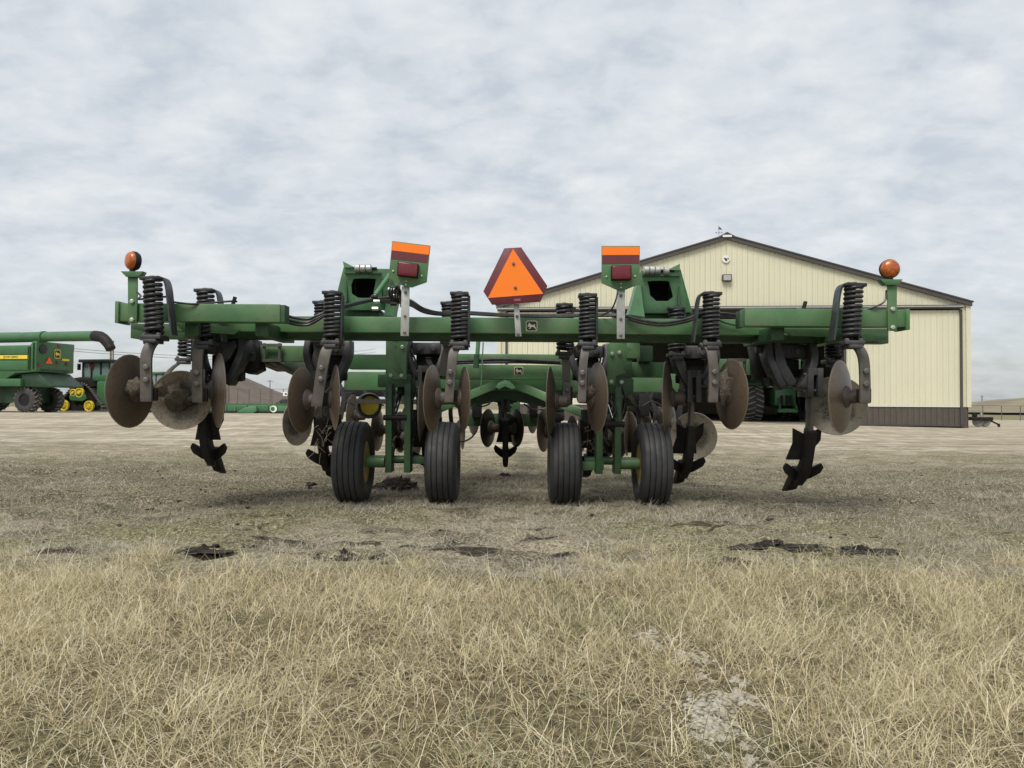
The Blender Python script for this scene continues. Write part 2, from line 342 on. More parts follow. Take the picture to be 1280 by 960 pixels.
def bez(pts, n=14):                                  # Catmull-Rom through points
    pts = [Vector(p) for p in pts]; P = [2 * pts[0] - pts[1]] + pts + [2 * pts[-1] - pts[-2]]; out = []
    for i in range(1, len(P) - 2):
        for k in range(n):
            t = k / n; a, b, c, d = P[i - 1], P[i], P[i + 1], P[i + 2]
            out.append(0.5 * ((2 * b) + (c - a) * t + (2 * a - 5 * b + 4 * c - d) * t * t + (3 * b - a - 3 * c + d) * t ** 3))
    return out + [pts[-1]]

# ------------------------------------------------------------------ ground
def axis_coords(lim, step0, grow, maxstep, start=0.0):
    c = [start]; st = step0
    while c[-1] < lim:
        c.append(c[-1] + st)
        if c[-1] > 9: st = min(st * grow, maxstep)
    return c
xp = axis_coords(1600, 0.07, 1.12, 200); xs = np.array([-q for q in xp[:0:-1]] + xp)
ys = [-6, -3, -1, 0.5, 1.0]; st = 0.06
while ys[-1] < 3000:
    ys.append(ys[-1] + st)
    if ys[-1] > 15: st = min(st * 1.10, 200)
ys = np.array(ys)
X, Y = np.meshgrid(xs, ys); Z = gzf(X, Y)
nx, ny = len(xs), len(ys)
me = bpy.data.meshes.new('ground'); idx = np.arange(nx * ny).reshape(ny, nx)
q = np.stack([idx[:-1, :-1], idx[:-1, 1:], idx[1:, 1:], idx[1:, :-1]], -1).reshape(-1, 4)
me.vertices.add(nx * ny); me.vertices.foreach_set('co', np.stack([X, Y, Z], -1).astype(np.float32).ravel())
me.loops.add(q.size); me.loops.foreach_set('vertex_index', q.ravel().astype(np.int32))
me.polygons.add(len(q)); me.polygons.foreach_set('loop_start', (np.arange(len(q)) * 4).astype(np.int32))
me.update(); me.validate(); me.polygons.foreach_set('use_smooth', [True] * len(q))
def ground_mat():
    m = bpy.data.materials.new('field_ground'); m.use_nodes = True; nt = m.node_tree; b = nt.nodes['Principled BSDF']
    b.inputs['Roughness'].default_value = 0.95; b.inputs['Specular IOR Level'].default_value = 0.15
    geo = nt.nodes.new('ShaderNodeNewGeometry'); sp = nt.nodes.new('ShaderNodeSeparateXYZ'); nt.links.new(geo.outputs['Position'], sp.inputs[0])
    def noise(s, sc=(1, 1, 1), d=5, loc=(0, 0, 0), rough=0.6, rot=0):
        mp = nt.nodes.new('ShaderNodeMapping'); mp.inputs['Scale'].default_value = sc; mp.inputs['Location'].default_value = loc; mp.inputs['Rotation'].default_value = (0, 0, rot)
        nt.links.new(geo.outputs['Position'], mp.inputs[0])
        n = nt.nodes.new('ShaderNodeTexNoise'); n.inputs['Scale'].default_value = s; n.inputs['Detail'].default_value = d; n.inputs['Roughness'].default_value = rough
        nt.links.new(mp.outputs[0], n.inputs['Vector']); return n.outputs['Fac']
    def mr(v, a, b_, c=0., d=1.):
        r = nt.nodes.new('ShaderNodeMapRange'); nt.links.new(v, r.inputs[0])
        for i, k in enumerate((a, b_, c, d)): r.inputs[i + 1].default_value = k
        return r.outputs[0]
    def math_(op, a, b_):
        n = nt.nodes.new('ShaderNodeMath'); n.operation = op
        for i, k in enumerate((a, b_)):
            if isinstance(k, (int, float)): n.inputs[i].default_value = k
            else: nt.links.new(k, n.inputs[i])
        return n.outputs[0]
    def mix(fac, a, c):
        mx = nt.nodes.new('ShaderNodeMix'); mx.data_type = 'RGBA'; nt.links.new(fac, mx.inputs[0])
        for k, i in ((a, 6), (c, 7)):
            if isinstance(k, tuple): mx.inputs[i].default_value = (*k, 1)
            else: nt.links.new(k, mx.inputs[i])
        return mx.outputs[2]
    big = noise(0.35, d=4); med = noise(1.6, (1, 1.3, 1), 6, (4, 1, 0)); fine = noise(24, (1, 1, 1), 6, (9, 2, 0), 0.7)
    streak = noise(1.0, (0.16, 1.15, 1), 7, (2, 7, 0), 0.68, R(3)); streak2 = noise(1.0, (0.07, 0.42, 1), 6, (8, 3, 0), 0.62, R(-2))
    streak3 = noise(1.0, (0.30, 3.0, 1), 4, (5, 3, 0), 0.6, R(-7))
    yy = math_('ADD', sp.outputs['Y'], math_('MULTIPLY', math_('SUBTRACT', big, 0.5), 9.0))
    # matted dead turf and soil near the machine
    turf = mix(mr(fine, 0.36, 0.64), (0.150, 0.125, 0.080), (0.365, 0.325, 0.240))
    turf = mix(mr(med, 0.49, 0.60, 0, 0.92), turf, mix(mr(fine, 0.35, 0.65), (0.050, 0.041, 0.030), (0.16, 0.135, 0.095)))
    olive = mr(noise(0.55, d=5, loc=(3, 8, 0)), 0.42, 0.56, 0, 0.85)
    turf = mix(olive, turf, mix(mr(fine, 0.4, 0.62), (0.080, 0.078, 0.034), (0.225, 0.205, 0.105)))
    # darker worked dirt on the left and right of the machine
    dl = math_('MULTIPLY', mr(sp.outputs['Y'], 6.4, 8.2), mr(sp.outputs['Y'], 10.5, 14.5, 1, 0))
    dark = mix(mr(fine, 0.40, 0.66), (0.036, 0.030, 0.017), (0.135, 0.112, 0.070))
    dark = mix(mr(noise(48, (1, 1, 1), 3, (5, 1, 0), .6), 0.55, 0.66, 0, 0.8), dark, (0.40, 0.36, 0.27))
    turf = mix(math_('MULTIPLY', dl, mr(math_('ADD', math_('MULTIPLY', med, .5), math_('MULTIPLY', streak3, .5)), 0.42, 0.56, 0.15, 0.85)), turf, dark)
    sides = math_('MAXIMUM', mr(sp.outputs['X'], -1.6, -3.2), math_('MULTIPLY', mr(sp.outputs['X'], 2.6, 4.2), .7))
    worn = math_('MULTIPLY', math_('MULTIPLY', sides, dl), mr(noise(.9, (.6, 1.6, 1), 5, (2, 2, 0), .6), .40, .56, .1, .9))
    turf = mix(worn, turf, dark)
    gravel = mix(mr(streak, 0.40, 0.60), (0.270, 0.228, 0.163), (0.500, 0.445, 0.350))
    gravel = mix(mr(streak2, 0.44, 0.62, 0, 0.55), gravel, (0.235, 0.200, 0.135))
    gravel = mix(mr(fine, 0.45, 0.75, 0, 0.5), gravel, (0.56, 0.52, 0.43))
    gravel = mix(mr(noise(5.0, (.5, 1.4, 1), 5, (1, 9, 0)), 0.52, 0.66, 0, 0.45), gravel, (0.20, 0.170, 0.118))
    dash = noise(1.0, (2.6, .8, 1), 6, (3, 6, 0), .7, R(2))
    gravel = mix(mr(dash, .50, .62, 0, .55), gravel, (0.215, 0.185, 0.135)); gravel = mix(mr(dash, .46, .36, 0, .5), gravel, (0.60, 0.555, 0.46))
    # tracked-in dark scuffs over the lot's near half
    scuff = math_('MULTIPLY', mr(streak3, 0.50, 0.58), mr(sp.outputs['Y'], 14, 26, 0.9, 0.0))
    gravel = mix(scuff, gravel, (0.135, 0.112, 0.078))
    speck = noise(55, (1, 1, 1), 3, (3, 3, 0), 0.6)
    turf = mix(mr(speck, 0.52, 0.66, 0, 0.75), turf, (0.44, 0.40, 0.30)); turf = mix(mr(speck, 0.46, 0.36, 0, 0.75), turf, (0.055, 0.046, 0.030))
    thatch = mix(mr(fine, 0.40, 0.62), (0.052, 0.043, 0.026), (0.19, 0.155, 0.085))
    turf = mix(mr(math_('ADD', sp.outputs['Y'], math_('MULTIPLY', med, .8)), 4.9, 5.2, 1, 0), turf, thatch)
    scars = math_('MULTIPLY', mr(noise(1.0, (.8, 2.4, 1), 6, (6, 1, 0), .65), .575, .61), mr(sp.outputs['Y'], 8.5, 6.0, 0, 1))
    turf = mix(math_('MULTIPLY', scars, mr(sp.outputs['Y'], 4.8, 5.0)), turf, mix(mr(fine, .4, .65), (0.022, 0.018, 0.014), (0.075, 0.06, 0.045)))
    col = mix(mr(yy, 12.5, 19.0), turf, gravel)
    far = mix(mr(noise(0.02, (1, 4, 1), 5), 0.4, 0.6), (0.22, 0.19, 0.11), (0.15, 0.14, 0.08))
    col = mix(mr(sp.outputs['Y'], 95, 105), col, far)
    nt.links.new(col, b.inputs['Base Color'])
    bp = nt.nodes.new('ShaderNodeBump'); bp.inputs['Strength'].default_value = 0.8; bp.inputs['Distance'].default_value = 0.03
    nt.links.new(math_('ADD', math_('MULTIPLY', fine, 0.6), med), bp.inputs['Height']); nt.links.new(bp.outputs[0], b.inputs['Normal'])
    return m
me.materials.append(ground_mat())
g = put('ground', me); tag(g, kind='structure')

# hills
def hill(name, m, pts, Yc, depth, seg=60):
    mb = MB(); nv = 14; vs = []; fs = []
    us = np.linspace(0, 1, seg); prof = np.interp(us, [p[0] for p in pts], [p[1] for p in pts]); xr = np.interp(us, [p[0] for p in pts], [p[2] for p in pts])
    for j in range(nv + 1):
        t = j / nv; k = math.sin(math.pi * t)
        for i in range(seg):
            yv = Yc + (t - 0.5) * depth
            vs.append((xr[i], yv, -0.4 + max(prof[i], 0) * k ** 0.8 + 0.25 * float(vnoise(np.array(xr[i] * .2), np.array(yv * .2))) * k))
    for j in range(nv): fs += [(j * seg + i, j * seg + i + 1, (j + 1) * seg + i + 1, (j + 1) * seg + i) for i in range(seg - 1)]
    mb.add(vs, fs); o = mb.build(name, m, smooth=3.0); return tag(o, kind='structure')
def hp(u, v, Y): w = W(u, v, Y); return (w.z + 0.4, w.x)
HL = [(i / 6, *hp(u, v, 170)) for i, (u, v) in enumerate([(120, 502), (180, 485), (232, 471), (275, 467.5), (300, 471), (330, 486), (372, 503)])]
hill('spoil_hill', 'hill_l', HL, 170, 50)
HR = [(i / 5, *hp(u, v, 190)) for i, (u, v) in enumerate([(1150, 512), (1212, 509), (1240, 502.5), (1275, 498.5), (1340, 495), (1450, 510)])]
hill('grass_hill', 'hill_r', HR, 190, 60)

# ------------------------------------------------------------------ the barn
BO = W(908, 505, 33); BO = Vector((BO.x, 33.0, 0.10)); TH = R(5.8)
BM = Matrix.Translation(BO) @ Matrix.Rotation(-TH, 4, 'Z')     # x along the front, y into the barn
barn = empty('barn', BO, 'long cream steel machine shed with brown base, dark gable trim and open sliding door', 'barn')
HW, EAVE, PEAK, DEEP = 9.85, 5.25, 8.15, 30.0
def roofz(x): return PEAK - (PEAK - EAVE) * abs(x) / HW
def siding(x0, x1, zb, zt, y, n=4, rib=0.034):                  # one ribbed sheet; zt is a function of x
    xs_ = []; w = (x1 - x0) / n
    for k in range(n):
        a = x0 + k * w
        xs_ += [(a + 0.001, 0), (a + w * .40, 0), (a + w * .46, rib * .35), (a + w * .54, rib * .35), (a + w * .60, 0), (a + w * .87, 0), (a + w * .91, rib), (a + w * .96, rib), (a + w * .999, 0)]
    if x0 < 0 < x1: xs_ = sorted(xs_ + [(0.0, 0)])
    mb = MB(BM); vs = []; fs = []
    for xx, d in xs_: vs += [(xx, y - d, zb), (xx, y - d, zt(xx))]
    L = len(xs_)
    for xx, d in xs_: vs += [(xx, y + 0.04, zb), (xx, y + 0.04, zt(xx))]
    for i in range(L - 1):
        fs += [(2 * i, 2 * i + 2, 2 * i + 3, 2 * i + 1), (2 * L + 2 * i + 2, 2 * L + 2 * i, 2 * L + 2 * i + 1, 2 * L + 2 * i + 3),
               (2 * i + 1, 2 * i + 3, 2 * L + 2 * i + 3, 2 * L + 2 * i + 1), (2 * i + 2, 2 * i, 2 * L + 2 * i, 2 * L + 2 * i + 2)]
    fs += [(0, 1, 2 * L + 1, 2 * L), (2 * L - 1, 2 * L - 2, 4 * L - 2, 4 * L - 1)]
    return mb.add(vs, fs)
NP = 22; PW = 2 * HW / NP; TRACKZ = 5.02
for k in range(NP):                                              # gable sheets above the door track
    a = -HW + k * PW
    siding(a + .002, a + PW - .002, TRACKZ, lambda x: roofz(x) - 0.06, 0).build('wall_panel', 'cream', barn, smooth=0.3)
DO0, DO1 = -4.85, 4.85
for s0, s1 in ((-HW, -9.55), (9.55, HW)):                        # corner strips beside the door leaves
    siding(s0 + .002, s1 - .002, 0.87, lambda x: TRACKZ, 0, 1).build('wall_panel', 'cream', barn, smooth=0.3)
    siding(s0 + .002, s1 - .002, 0.0, lambda x: 0.86, 0, 1).build('base_panel', 'brown', barn, smooth=0.3)
for sx in (-1, 1):                                               # sliding door leaves
    dr = MB(BM).bx(min(sx * 4.85, sx * 9.5), max(sx * 4.85, sx * 9.5), -0.16, -0.075, 0.06, 0.12).build('door', 'trim', barn)
    n = 5; w = 4.65 / n
    for k in range(n):
        a = 4.85 + k * w; x0, x1 = (a, a + w) if sx > 0 else (-a - w, -a)
        siding(x0 + .002, x1 - .002, 0.90, lambda x: TRACKZ - 0.12, -0.13).build('door_panel', 'cream', dr, smooth=0.3)
        siding(x0 + .002, x1 - .002, 0.121, lambda x: 0.86, -0.13).build('base_panel', 'brown', dr, smooth=0.3)
    for xe in (4.85, 9.5):
        MB(BM).bx(sx * xe - .05, sx * xe + .05, -0.21, -0.163, 0.13, TRACKZ - .10).build('door_edge', 'trim', dr)
    MB(BM).bx(min(sx * 4.92, sx * 9.44), max(sx * 4.92, sx * 9.44), -0.175, -0.164, 0.862, 0.898).build('sill_trim', 'white', dr)
    MB(BM).bx(sx * HW - .09, sx * HW + .09, -0.07, 0.12, 0.868, roofz(HW) - .02).build('corner_trim', 'cream', barn)
tr = MB(BM).bx(-9.9, 9.55, -0.30, -0.03, TRACKZ - 0.06, TRACKZ + 0.09).build('door_track', 'trim', barn, bevel=0.01)
MB(BM).bx(-9.9, 9.55, -0.315, -0.302, TRACKZ + 0.0, TRACKZ + 0.05).build('track_lip', 'galv', tr)
OV = HW + 0.12
for sx in (-1, 1):                                               # fascia, roof slopes
    z0, z1 = PEAK + .02, PEAK + .02 - (PEAK - EAVE) * OV / HW
    MB(BM).prism([(0, -.16, z0 - .165), (sx * OV, -.16, z1 - .165), (sx * OV, -.16, z1), (0, -.16, z0)], (0, .12, 0)).build('roof_fascia', 'trim', barn)
    rf = MB(BM).prism([(0, -.19, z0 + .003), (sx * (OV + .05), -.19, z1 - .01), (sx * (OV + .05), -.19, z1 + .04), (0, -.19, z0 + .055)], (0, DEEP + .3, 0)).build('roof', 'roofm', barn)
    MB(BM).bx(min(sx * HW, sx * (HW - .1)), max(sx * HW, sx * (HW - .1)), .125, DEEP, 0, EAVE + .012).build('side_wall', 'cream', barn)
MB(BM).prism([(-HW + .11, DEEP - .1, 0), (HW - .11, DEEP - .1, 0), (HW - .11, DEEP - .1, EAVE + .03), (0, DEEP - .1, PEAK + .01), (-HW + .11, DEEP - .1, EAVE + .03)], (0, .1, 0)).build('back_wall', 'cream', barn)
MB(BM).bx(-HW + .11, HW - .11, .1, DEEP - .12, -0.1, 0.10).build('barn_floor', 'concrete', barn)
MB(BM).prism([(-.35, -.18, PEAK - .02), (.35, -.18, PEAK - .02), (0, -.18, PEAK + .17)], (0, .5, 0)).build('ridge_cap', 'trim', barn)
MB(BM).bx(-.19, .19, -.215, -.19, PEAK - .06, PEAK + .03).build('ridge_vent', 'white', barn)
hdr = MB(BM).bx(-9.3, 9.3, .06, .30, TRACKZ - .35, TRACKZ - .05).build('door_header', 'wood', barn)
for k in range(9): MB(BM).prism([(-HW + .15, 2 + k * 3.2, EAVE - .3), (HW - .15, 2 + k * 3.2, EAVE - .3), (0, 2 + k * 3.2, PEAK - .25)], (0, .09, 0)).build('roof_truss', 'wood', barn) if k < 2 else None
# flood light
fl = MB(BM).bx(-.20, .20, -.20, -.03, PEAK - 1.96, PEAK - 1.66).build('flood_light', 'trim', barn, bevel=.02)
MB(BM).bx(-.155, .155, -.213, -.201, PEAK - 1.92, PEAK - 1.70).build('lens', 'galv', fl)
# round badge: dark half figure on white
bd = MB(BM).lathe([(.165, 0), (.165, .03)], 28, Matrix.Translation((-.03, -.035, PEAK - .98)) @ Matrix.Rotation(R(90), 4, 'X')).build('round_badge', 'white', barn)
MB(BM).prism([(-.13, -.070, PEAK - .94), (-.05, -.070, PEAK - .93), (-.02, -.070, PEAK - .99), (.01, -.070, PEAK - .93), (.03, -.070, PEAK - .94), (.02, -.070, PEAK - 1.05), (-.03, -.070, PEAK - 1.09)], (0, .004, 0)).build('badge_mark', 'deerblack', bd)
MB(BM).prism([(.05, -.070, PEAK - .93), (.10, -.070, PEAK - .95), (.06, -.070, PEAK - 1.03)], (0, .004, 0)).build('badge_mark', 'deerblack', bd)
# weather vane on the ridge
vp = BM @ Vector((-.30, 0.1, PEAK + .06)); vane = empty('weather_vane', vp, 'small dark weather vane standing on the barn ridge', 'weather vane')
mv = lambda: MB(Matrix.Translation(vp) @ Matrix.Rotation(-TH, 4, 'Z') @ Matrix.Scale(.47, 4))
mv().cyl((0, 0, 0), (0, 0, .62), .014, 6).build('rod', 'trim', vane)
mv().beam((-.28, 0, .26), (.28, 0, .26), .02, .02).build('direction_arm', 'trim', vane)
for xx in (-.27, 0, .26): mv().bx(xx - .04, xx + .04, -.012, .012, .275, .36).build('direction_letter', 'trim', vane)
mv().prism([(-.15, 0, .52), (-.05, 0, .60), (-.02, 0, .78), (-.10, 0, .84), (-.03, 0, .90), (.05, 0, .80), (.16, 0, .74), (.24, 0, .60), (.30, 0, .52), (.16, 0, .56), (.05, 0, .62)], (0, .02, 0)).build('arrow', 'trim', vane)

# ------------------------------------------------------------------ the disk ripper
RY = 8.0
rip = empty('disk_ripper', (0, RY, 0), 'large green folding disk ripper on four tyres with orange triangle sign at its rear', 'farm implement')
def pbox(u0, v0, u1, v1, Y, d, name, m, bevel=0.006, parent=None, vm=None):
    um = (u0 + u1) / 2; p0, p1 = W(u0, (v0 + v1) / 2, Y), W(u1, (v0 + v1) / 2, Y)
    zt, zb = W(um, v0, Y).z, W(um, v1, Y).z
    return MB().bx(p0.x, p1.x, Y, Y + d, zb, zt).build(name, m, parent or rip, bevel=bevel)
YA, YC = 7.30, 6.80
cL = pbox(148, 379.5, 350, 402, YC, .155, 'rear_toolbar', 'green')
cR = pbox(931, 386, 1133, 408, YC, .155, 'rear_toolbar', 'green')
for par, u in ((cL, 143.5), (cR, 1133)):
    pbox(u, 376.5 if u < 600 else 386, u + 4.5, 403.5 if u < 600 else 412, YC - .02, .22, 'end_plate', 'green', .002, par)
for par, u in ((cL, 350), (cR, 925)):                            # open tube ends
    pbox(u, 381 if u < 600 else 388, u + 6, 403 if u < 600 else 409, YC + .01, .14, 'end_cap', 'green_dk', .002, par)
pbox(215, 397, 1065, 416.7, YA, .16, 'main_toolbar', 'green')
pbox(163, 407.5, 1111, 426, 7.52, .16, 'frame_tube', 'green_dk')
for u, v in ((230, 404), (320, 404), (980, 409), (1070, 409)):    # brackets from the outer bars to the main bar
    p = W(u, v, YC); MB().bx(p.x - .06, p.x + .06, YC + .157, YA + .5, p.z - .10, p.z + .02).build('bar_bracket', 'green_dk', rip, bevel=.004)
for pts in ([(218, 404), (262, 404.5), (300, 412), (292, 418), (228, 414)], [(975, 411), (1040, 411), (1080, 414), (1062, 421), (990, 420)]):
    MB().prism([W(u, v, 7.05) for u, v in pts], (0, .03, 0)).build('gusset_plate', 'green', rip, bevel=.003)
for pts in ([(163, 404), (190, 406), (186, 414), (165, 411)], [(1075, 416), (1111, 418), (1109, 424), (1080, 428)]):
    MB().prism([W(u, v, 7.3) for u, v in pts], (0, .2, 0)).build('stub_tube', 'green_dk', rip, bevel=.003)
# second frame row further in
YD = 8.7
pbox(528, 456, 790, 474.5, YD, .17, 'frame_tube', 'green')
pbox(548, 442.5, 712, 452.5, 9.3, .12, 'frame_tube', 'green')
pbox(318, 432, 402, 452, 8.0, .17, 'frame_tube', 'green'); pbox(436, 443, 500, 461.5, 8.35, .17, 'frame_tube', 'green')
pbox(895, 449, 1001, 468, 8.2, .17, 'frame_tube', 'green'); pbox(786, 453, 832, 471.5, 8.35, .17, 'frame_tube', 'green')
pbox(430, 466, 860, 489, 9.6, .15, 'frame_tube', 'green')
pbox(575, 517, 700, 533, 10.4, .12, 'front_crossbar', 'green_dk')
pbox(422, 485, 842, 497, 11.0, .15, 'gang_beam', 'black'); pbox(434, 499, 560, 505, 9.70, .05, 'gang_rail', 'arm'); pbox(785, 508, 825, 513, 11.2, .05, 'gang_rail', 'arm')
pbox(695, 384, 720, 386, 8, .1, 'hose_clip', 'black', 0)
for x in (-1.25, 1.18):                                          # long rails front to rear
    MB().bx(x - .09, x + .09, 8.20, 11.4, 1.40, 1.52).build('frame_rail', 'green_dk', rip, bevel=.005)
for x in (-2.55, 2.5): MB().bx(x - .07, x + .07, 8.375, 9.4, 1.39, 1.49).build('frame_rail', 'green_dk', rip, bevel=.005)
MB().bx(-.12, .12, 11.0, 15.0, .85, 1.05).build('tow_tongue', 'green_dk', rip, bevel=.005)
# inverted V hitch brace
vb = MB()
a = bez([W(546, 512, 9.3), W(590, 493, 9.5), W(622, 480.5, 9.6), W(636, 480.5, 9.6), W(662, 488, 9.6), W(742, 523, 9.2)], 6)
vb.ribbon(a, (0, 1, 0), .16, .105).build('v_brace', 'green', rip, bevel=.006)
pm = [W(560, 505, 9.75), W(632, 484, 9.75), W(720, 512, 9.75), W(700, 513, 9.75), W(632, 499, 9.75), W(575, 512, 9.75)]
MB().prism(pm, (0, .04, 0)).build('brace_web', 'green_dk', rip)
MB().prism([W(619, 484, 9.45), W(623, 478.5, 9.45), W(631, 475, 9.45), W(638, 477, 9.45), W(645, 485, 9.45), W(640, 487, 9.45), W(631, 483, 9.45), W(624, 487, 9.45)], (0, .06, 0)).build('apex_plate', 'green_lt', rip, bevel=.004)
# slim rod and standing tube behind the main bar
MB().cyl(W(596, 455, 8.55), W(598, 424, 8.55), .025, 10).build('standing_tube', 'green_lt', rip)
MB().cyl(W(595, 460, 8.5), W(596, 443, 8.5), .033, 10).build('tube_socket', 'green_dk', rip)
MB().cyl(W(601, 487, 8.45), W(604, 428, 8.45), .008, 6).build('control_rod', 'green_lt', rip)

# ---- shared meshes
def disc_mesh(name, m):
    prof = []; N = 10
    for k in range(N + 1):
        r = 0.02 + 0.98 * k / N; prof.append((r, 0.17 * (1 - r * r)))
    for k in range(N, -1, -1):
        r = 0.02 + 0.965 * k / N; prof.append((r, 0.17 * (1 - r * r) - 0.024))
    return MB().lathe(prof, 40, closed=False).mesh(name, m, smooth=0.5)
DISC = {k: disc_mesh('disc_blade', k) for k in ('disc', 'disc_mud', 'disc_dark', 'disc_pale')}
def spring_mesh(T=11, H=.42):
    mb = MB(); S, sides = 16, 6; vs = []; fs = []; Rr, wr = 0.057, 0.0172; n = T * S
    for i in range(n + 1):
        a = 2 * math.pi * i / S; z = 0.02 + 0.96 * i / n; o = Vector((math.cos(a), math.sin(a), 0))
        for k in range(sides):
            b = 2 * math.pi * k / sides
            vs.append(o * (Rr + wr * math.cos(b)) + Vector((0, 0, z + (wr / H) * math.sin(b))))
    for i in range(n): fs += [(i * sides + k, i * sides + (k + 1) % sides, (i + 1) * sides + (k + 1) % sides, (i + 1) * sides + k) for k in range(sides)]
    fs += [tuple(range(sides))[::-1], tuple(n * sides + k for k in range(sides))]
    return mb.add(vs, fs).mesh('coil_spring', 'spring', smooth=3)
SPRING = spring_mesh(); SPRING_S = spring_mesh(5, .22)
BOLT = MB().lathe([(.021, 0), (.021, .016), (.013, .020)], 6).mesh('bolt', 'bolt', smooth=0)
BOLTP = MB().lathe([(.021, 0), (.021, .016), (.013, .020)], 6).mesh('bolt', 'bolt_pale', smooth=0)
def bolt(p, parent, k=1.0, d=(0, -1, 0), pale=False):
    Mx = Matrix.Translation(p) @ Vector(d).to_track_quat('Z', 'Y').to_matrix().to_4x4() @ Matrix.Scale(k, 4)
    return put('bolt', BOLTP if pale else BOLT, parent, Mx)
LUMP = [MB().lump((0, 0, 0), 1, seed=s, amp=.35, nu=12, nv=9).mesh('mud_lump', 'mud', smooth=1.2) for s in range(4)]
def mud(p, r, parent, k=0, sc=(1, 1, 1)):
    return put('mud_lump', LUMP[k % 4], parent, Matrix.Translation(p) @ Matrix.Diagonal((r * sc[0], r * sc[1], r * sc[2], 1)))
def disc(u, v, hpx, ratio, s, Y, parent, kind='disc', concave=False, hub=True, spin=0):
    p = W(u, v, Y); rad = hpx * Y / FPX; ph = math.atan2(p.x, p.y)
    t = Vector((-math.sin(ph), -math.cos(ph), 0)); r_ = Vector((math.cos(ph), -math.sin(ph), 0))
    th = math.acos(min(ratio, 1)); ax = t * math.cos(th) + r_ * (s * math.sin(th))
    if concave: ax = -ax
    Mx = Matrix.Translation(p) @ ax.to_track_quat('Z', 'Y').to_matrix().to_4x4() @ Matrix.Rotation(spin, 4, 'Z') @ Matrix.Scale(rad, 4)
    o = put('disc_blade', DISC[kind], parent, Mx)
    if hub:
        a0 = p + ax * rad * .12
        MB().lathe([(.10, 0), (.10, .02), (.062, .05), (.055, .13), (.03, .15)], 14, Matrix.Translation(a0) @ ax.to_track_quat('Z', 'Y').to_matrix().to_4x4()).build('hub', 'hub', parent)
    return o, p, ax
# ---- one levelling arm: curved flat bar, spring over it, blade under it
def arm(path, Y, w_px, spring=None, strap=0, sY=None, lean=0.0, blades=(), bolts=(), label=None):
    w = w_px * Y / FPX
    pts = [W(u, v, Y + dy) for (u, v, dy) in path]
    ptsc = bez(pts, 5)
    a_ = MB().ribbon(ptsc, (1, 0, 0), w, .032).build('levelling_arm', 'arm', rip, label, bevel=.004)
    for (u, v) in bolts:
        dyb = float(np.interp(v, [p[1] for p in path], [p[2] for p in path])); bolt(W(u, v, Y + dyb - .017), a_, 1.25)
    # backing strap behind the lower arm
    q0, q1 = pts[-2].lerp(pts[-1], .35), pts[-1]
    MB().beam(q0 + Vector((.012, .045, 0)), q1 + Vector((.012, .045, .01)), w * 1.28, .04, (0, -1, 0)).build('backing_strap', 'black', a_, bevel=.003)
    if spring:
        su, v0, v1 = spring; sY = sY or Y
        top, bot = W(su, v0, sY), W(su, v1, sY); L = (top - bot).length
        ax = Matrix.Rotation(lean, 4, 'Y')
        Mx = Matrix.Translation(bot) @ ax @ Matrix.Diagonal((1.12, 1.12, L, 1))
        put('coil_spring', SPRING if L > .32 else SPRING_S, a_, Mx)
        tp = Mx @ Vector((0, 0, 1)); k = 1
        A = Matrix.Translation(tp) @ ax
        cap = MB(A).bx(-.085, .085, -.07, .07, -.012, .018).build('spring_cap', 'spring', a_, bevel=.006)
        MB(A).cyl((0, 0, .018), (0, 0, .028), .03, 6).build('cap_nut', 'spring', a_)
        MB(Matrix.Translation(bot) @ ax).cyl((0, 0, 0), (0, 0, L), .020, 8).build('spring_rod', 'black', a_)
        base = MB(Matrix.Translation(bot)).bx(-.085, .085, -.08, .10, -.050, -.015).bx(-.055, .055, -.10, .05, -.085, -.052).build('spring_seat', 'cast', a_, bevel=.008)
        for sx in (-.06, .06): bolt(bot + Vector((sx, -.055, -.015)), a_, .9, (0, 0, 1))
        if strap:
            B = Matrix.Translation(bot) @ ax
            MB(B).ribbon(bez([(strap * .02, .05, L + .012), (strap * .085, .05, L + .006), (strap * .115, .05, L * .85), (strap * .135, .04, L * .4), (strap * .16, .02, -.02)], 5), (0, 1, 0), .12, .016).build('spring_strap', 'spring', a_)
        else:
            MB(Matrix.Translation(bot) @ ax).bx(.074, .098, -.02, .06, -.03, L - .01).build('spring_strap', 'spring', a_, bevel=.003)
    for bl in blades:
        kw = dict(bl[6]) if len(bl) > 6 else {}
        ml = kw.pop('mud', None)
        o, p, ax_ = disc(bl[0], bl[1], bl[2], bl[3], bl[4], bl[5], a_, **kw)
        tgt = pts[-1] + Vector((0, .03, .05))
        MB().cyl(p + ax_ * .12, tgt, .028, 10).build('axle_stub', 'hub', a_)
        if ml: mud(W(ml[0], ml[1], ml[3]), ml[2], a_, int(bl[0]), (1, .7, ml[4] if len(ml) > 4 else 1))
    return a_
# left outer pair
arm([(195, 425, .05), (188, 432, -.03), (183, 447, -.06), (183, 475, -.05), (183, 502, -.03)], 6.70, 14, (193, 349, 417), 1, 6.62, R(-3), bolts=((183, 459), (183, 475)),
    blades=((163, 489, 46, .60, 1, 6.88, dict(mud=(168, 484, .075, 6.78))),))
arm([(258, 430, .02), (249, 437, -.02), (247, 452, -.03), (247, 476, -.02), (247, 503, 0)], 7.05, 13, (258, 364, 425), 1, 7.10, R(-2), bolts=((246, 466), (246, 480)),
    blades=((226, 500, 37, .97, -1, 7.42, dict(kind='disc_mud', concave=True, hub=False, mud=(221, 496, .14, 7.38, .8))),
            (273, 488, 47, .17, -1, 7.30, {})))
mud(W(202, 487, 6.9), .055, rip, 2)
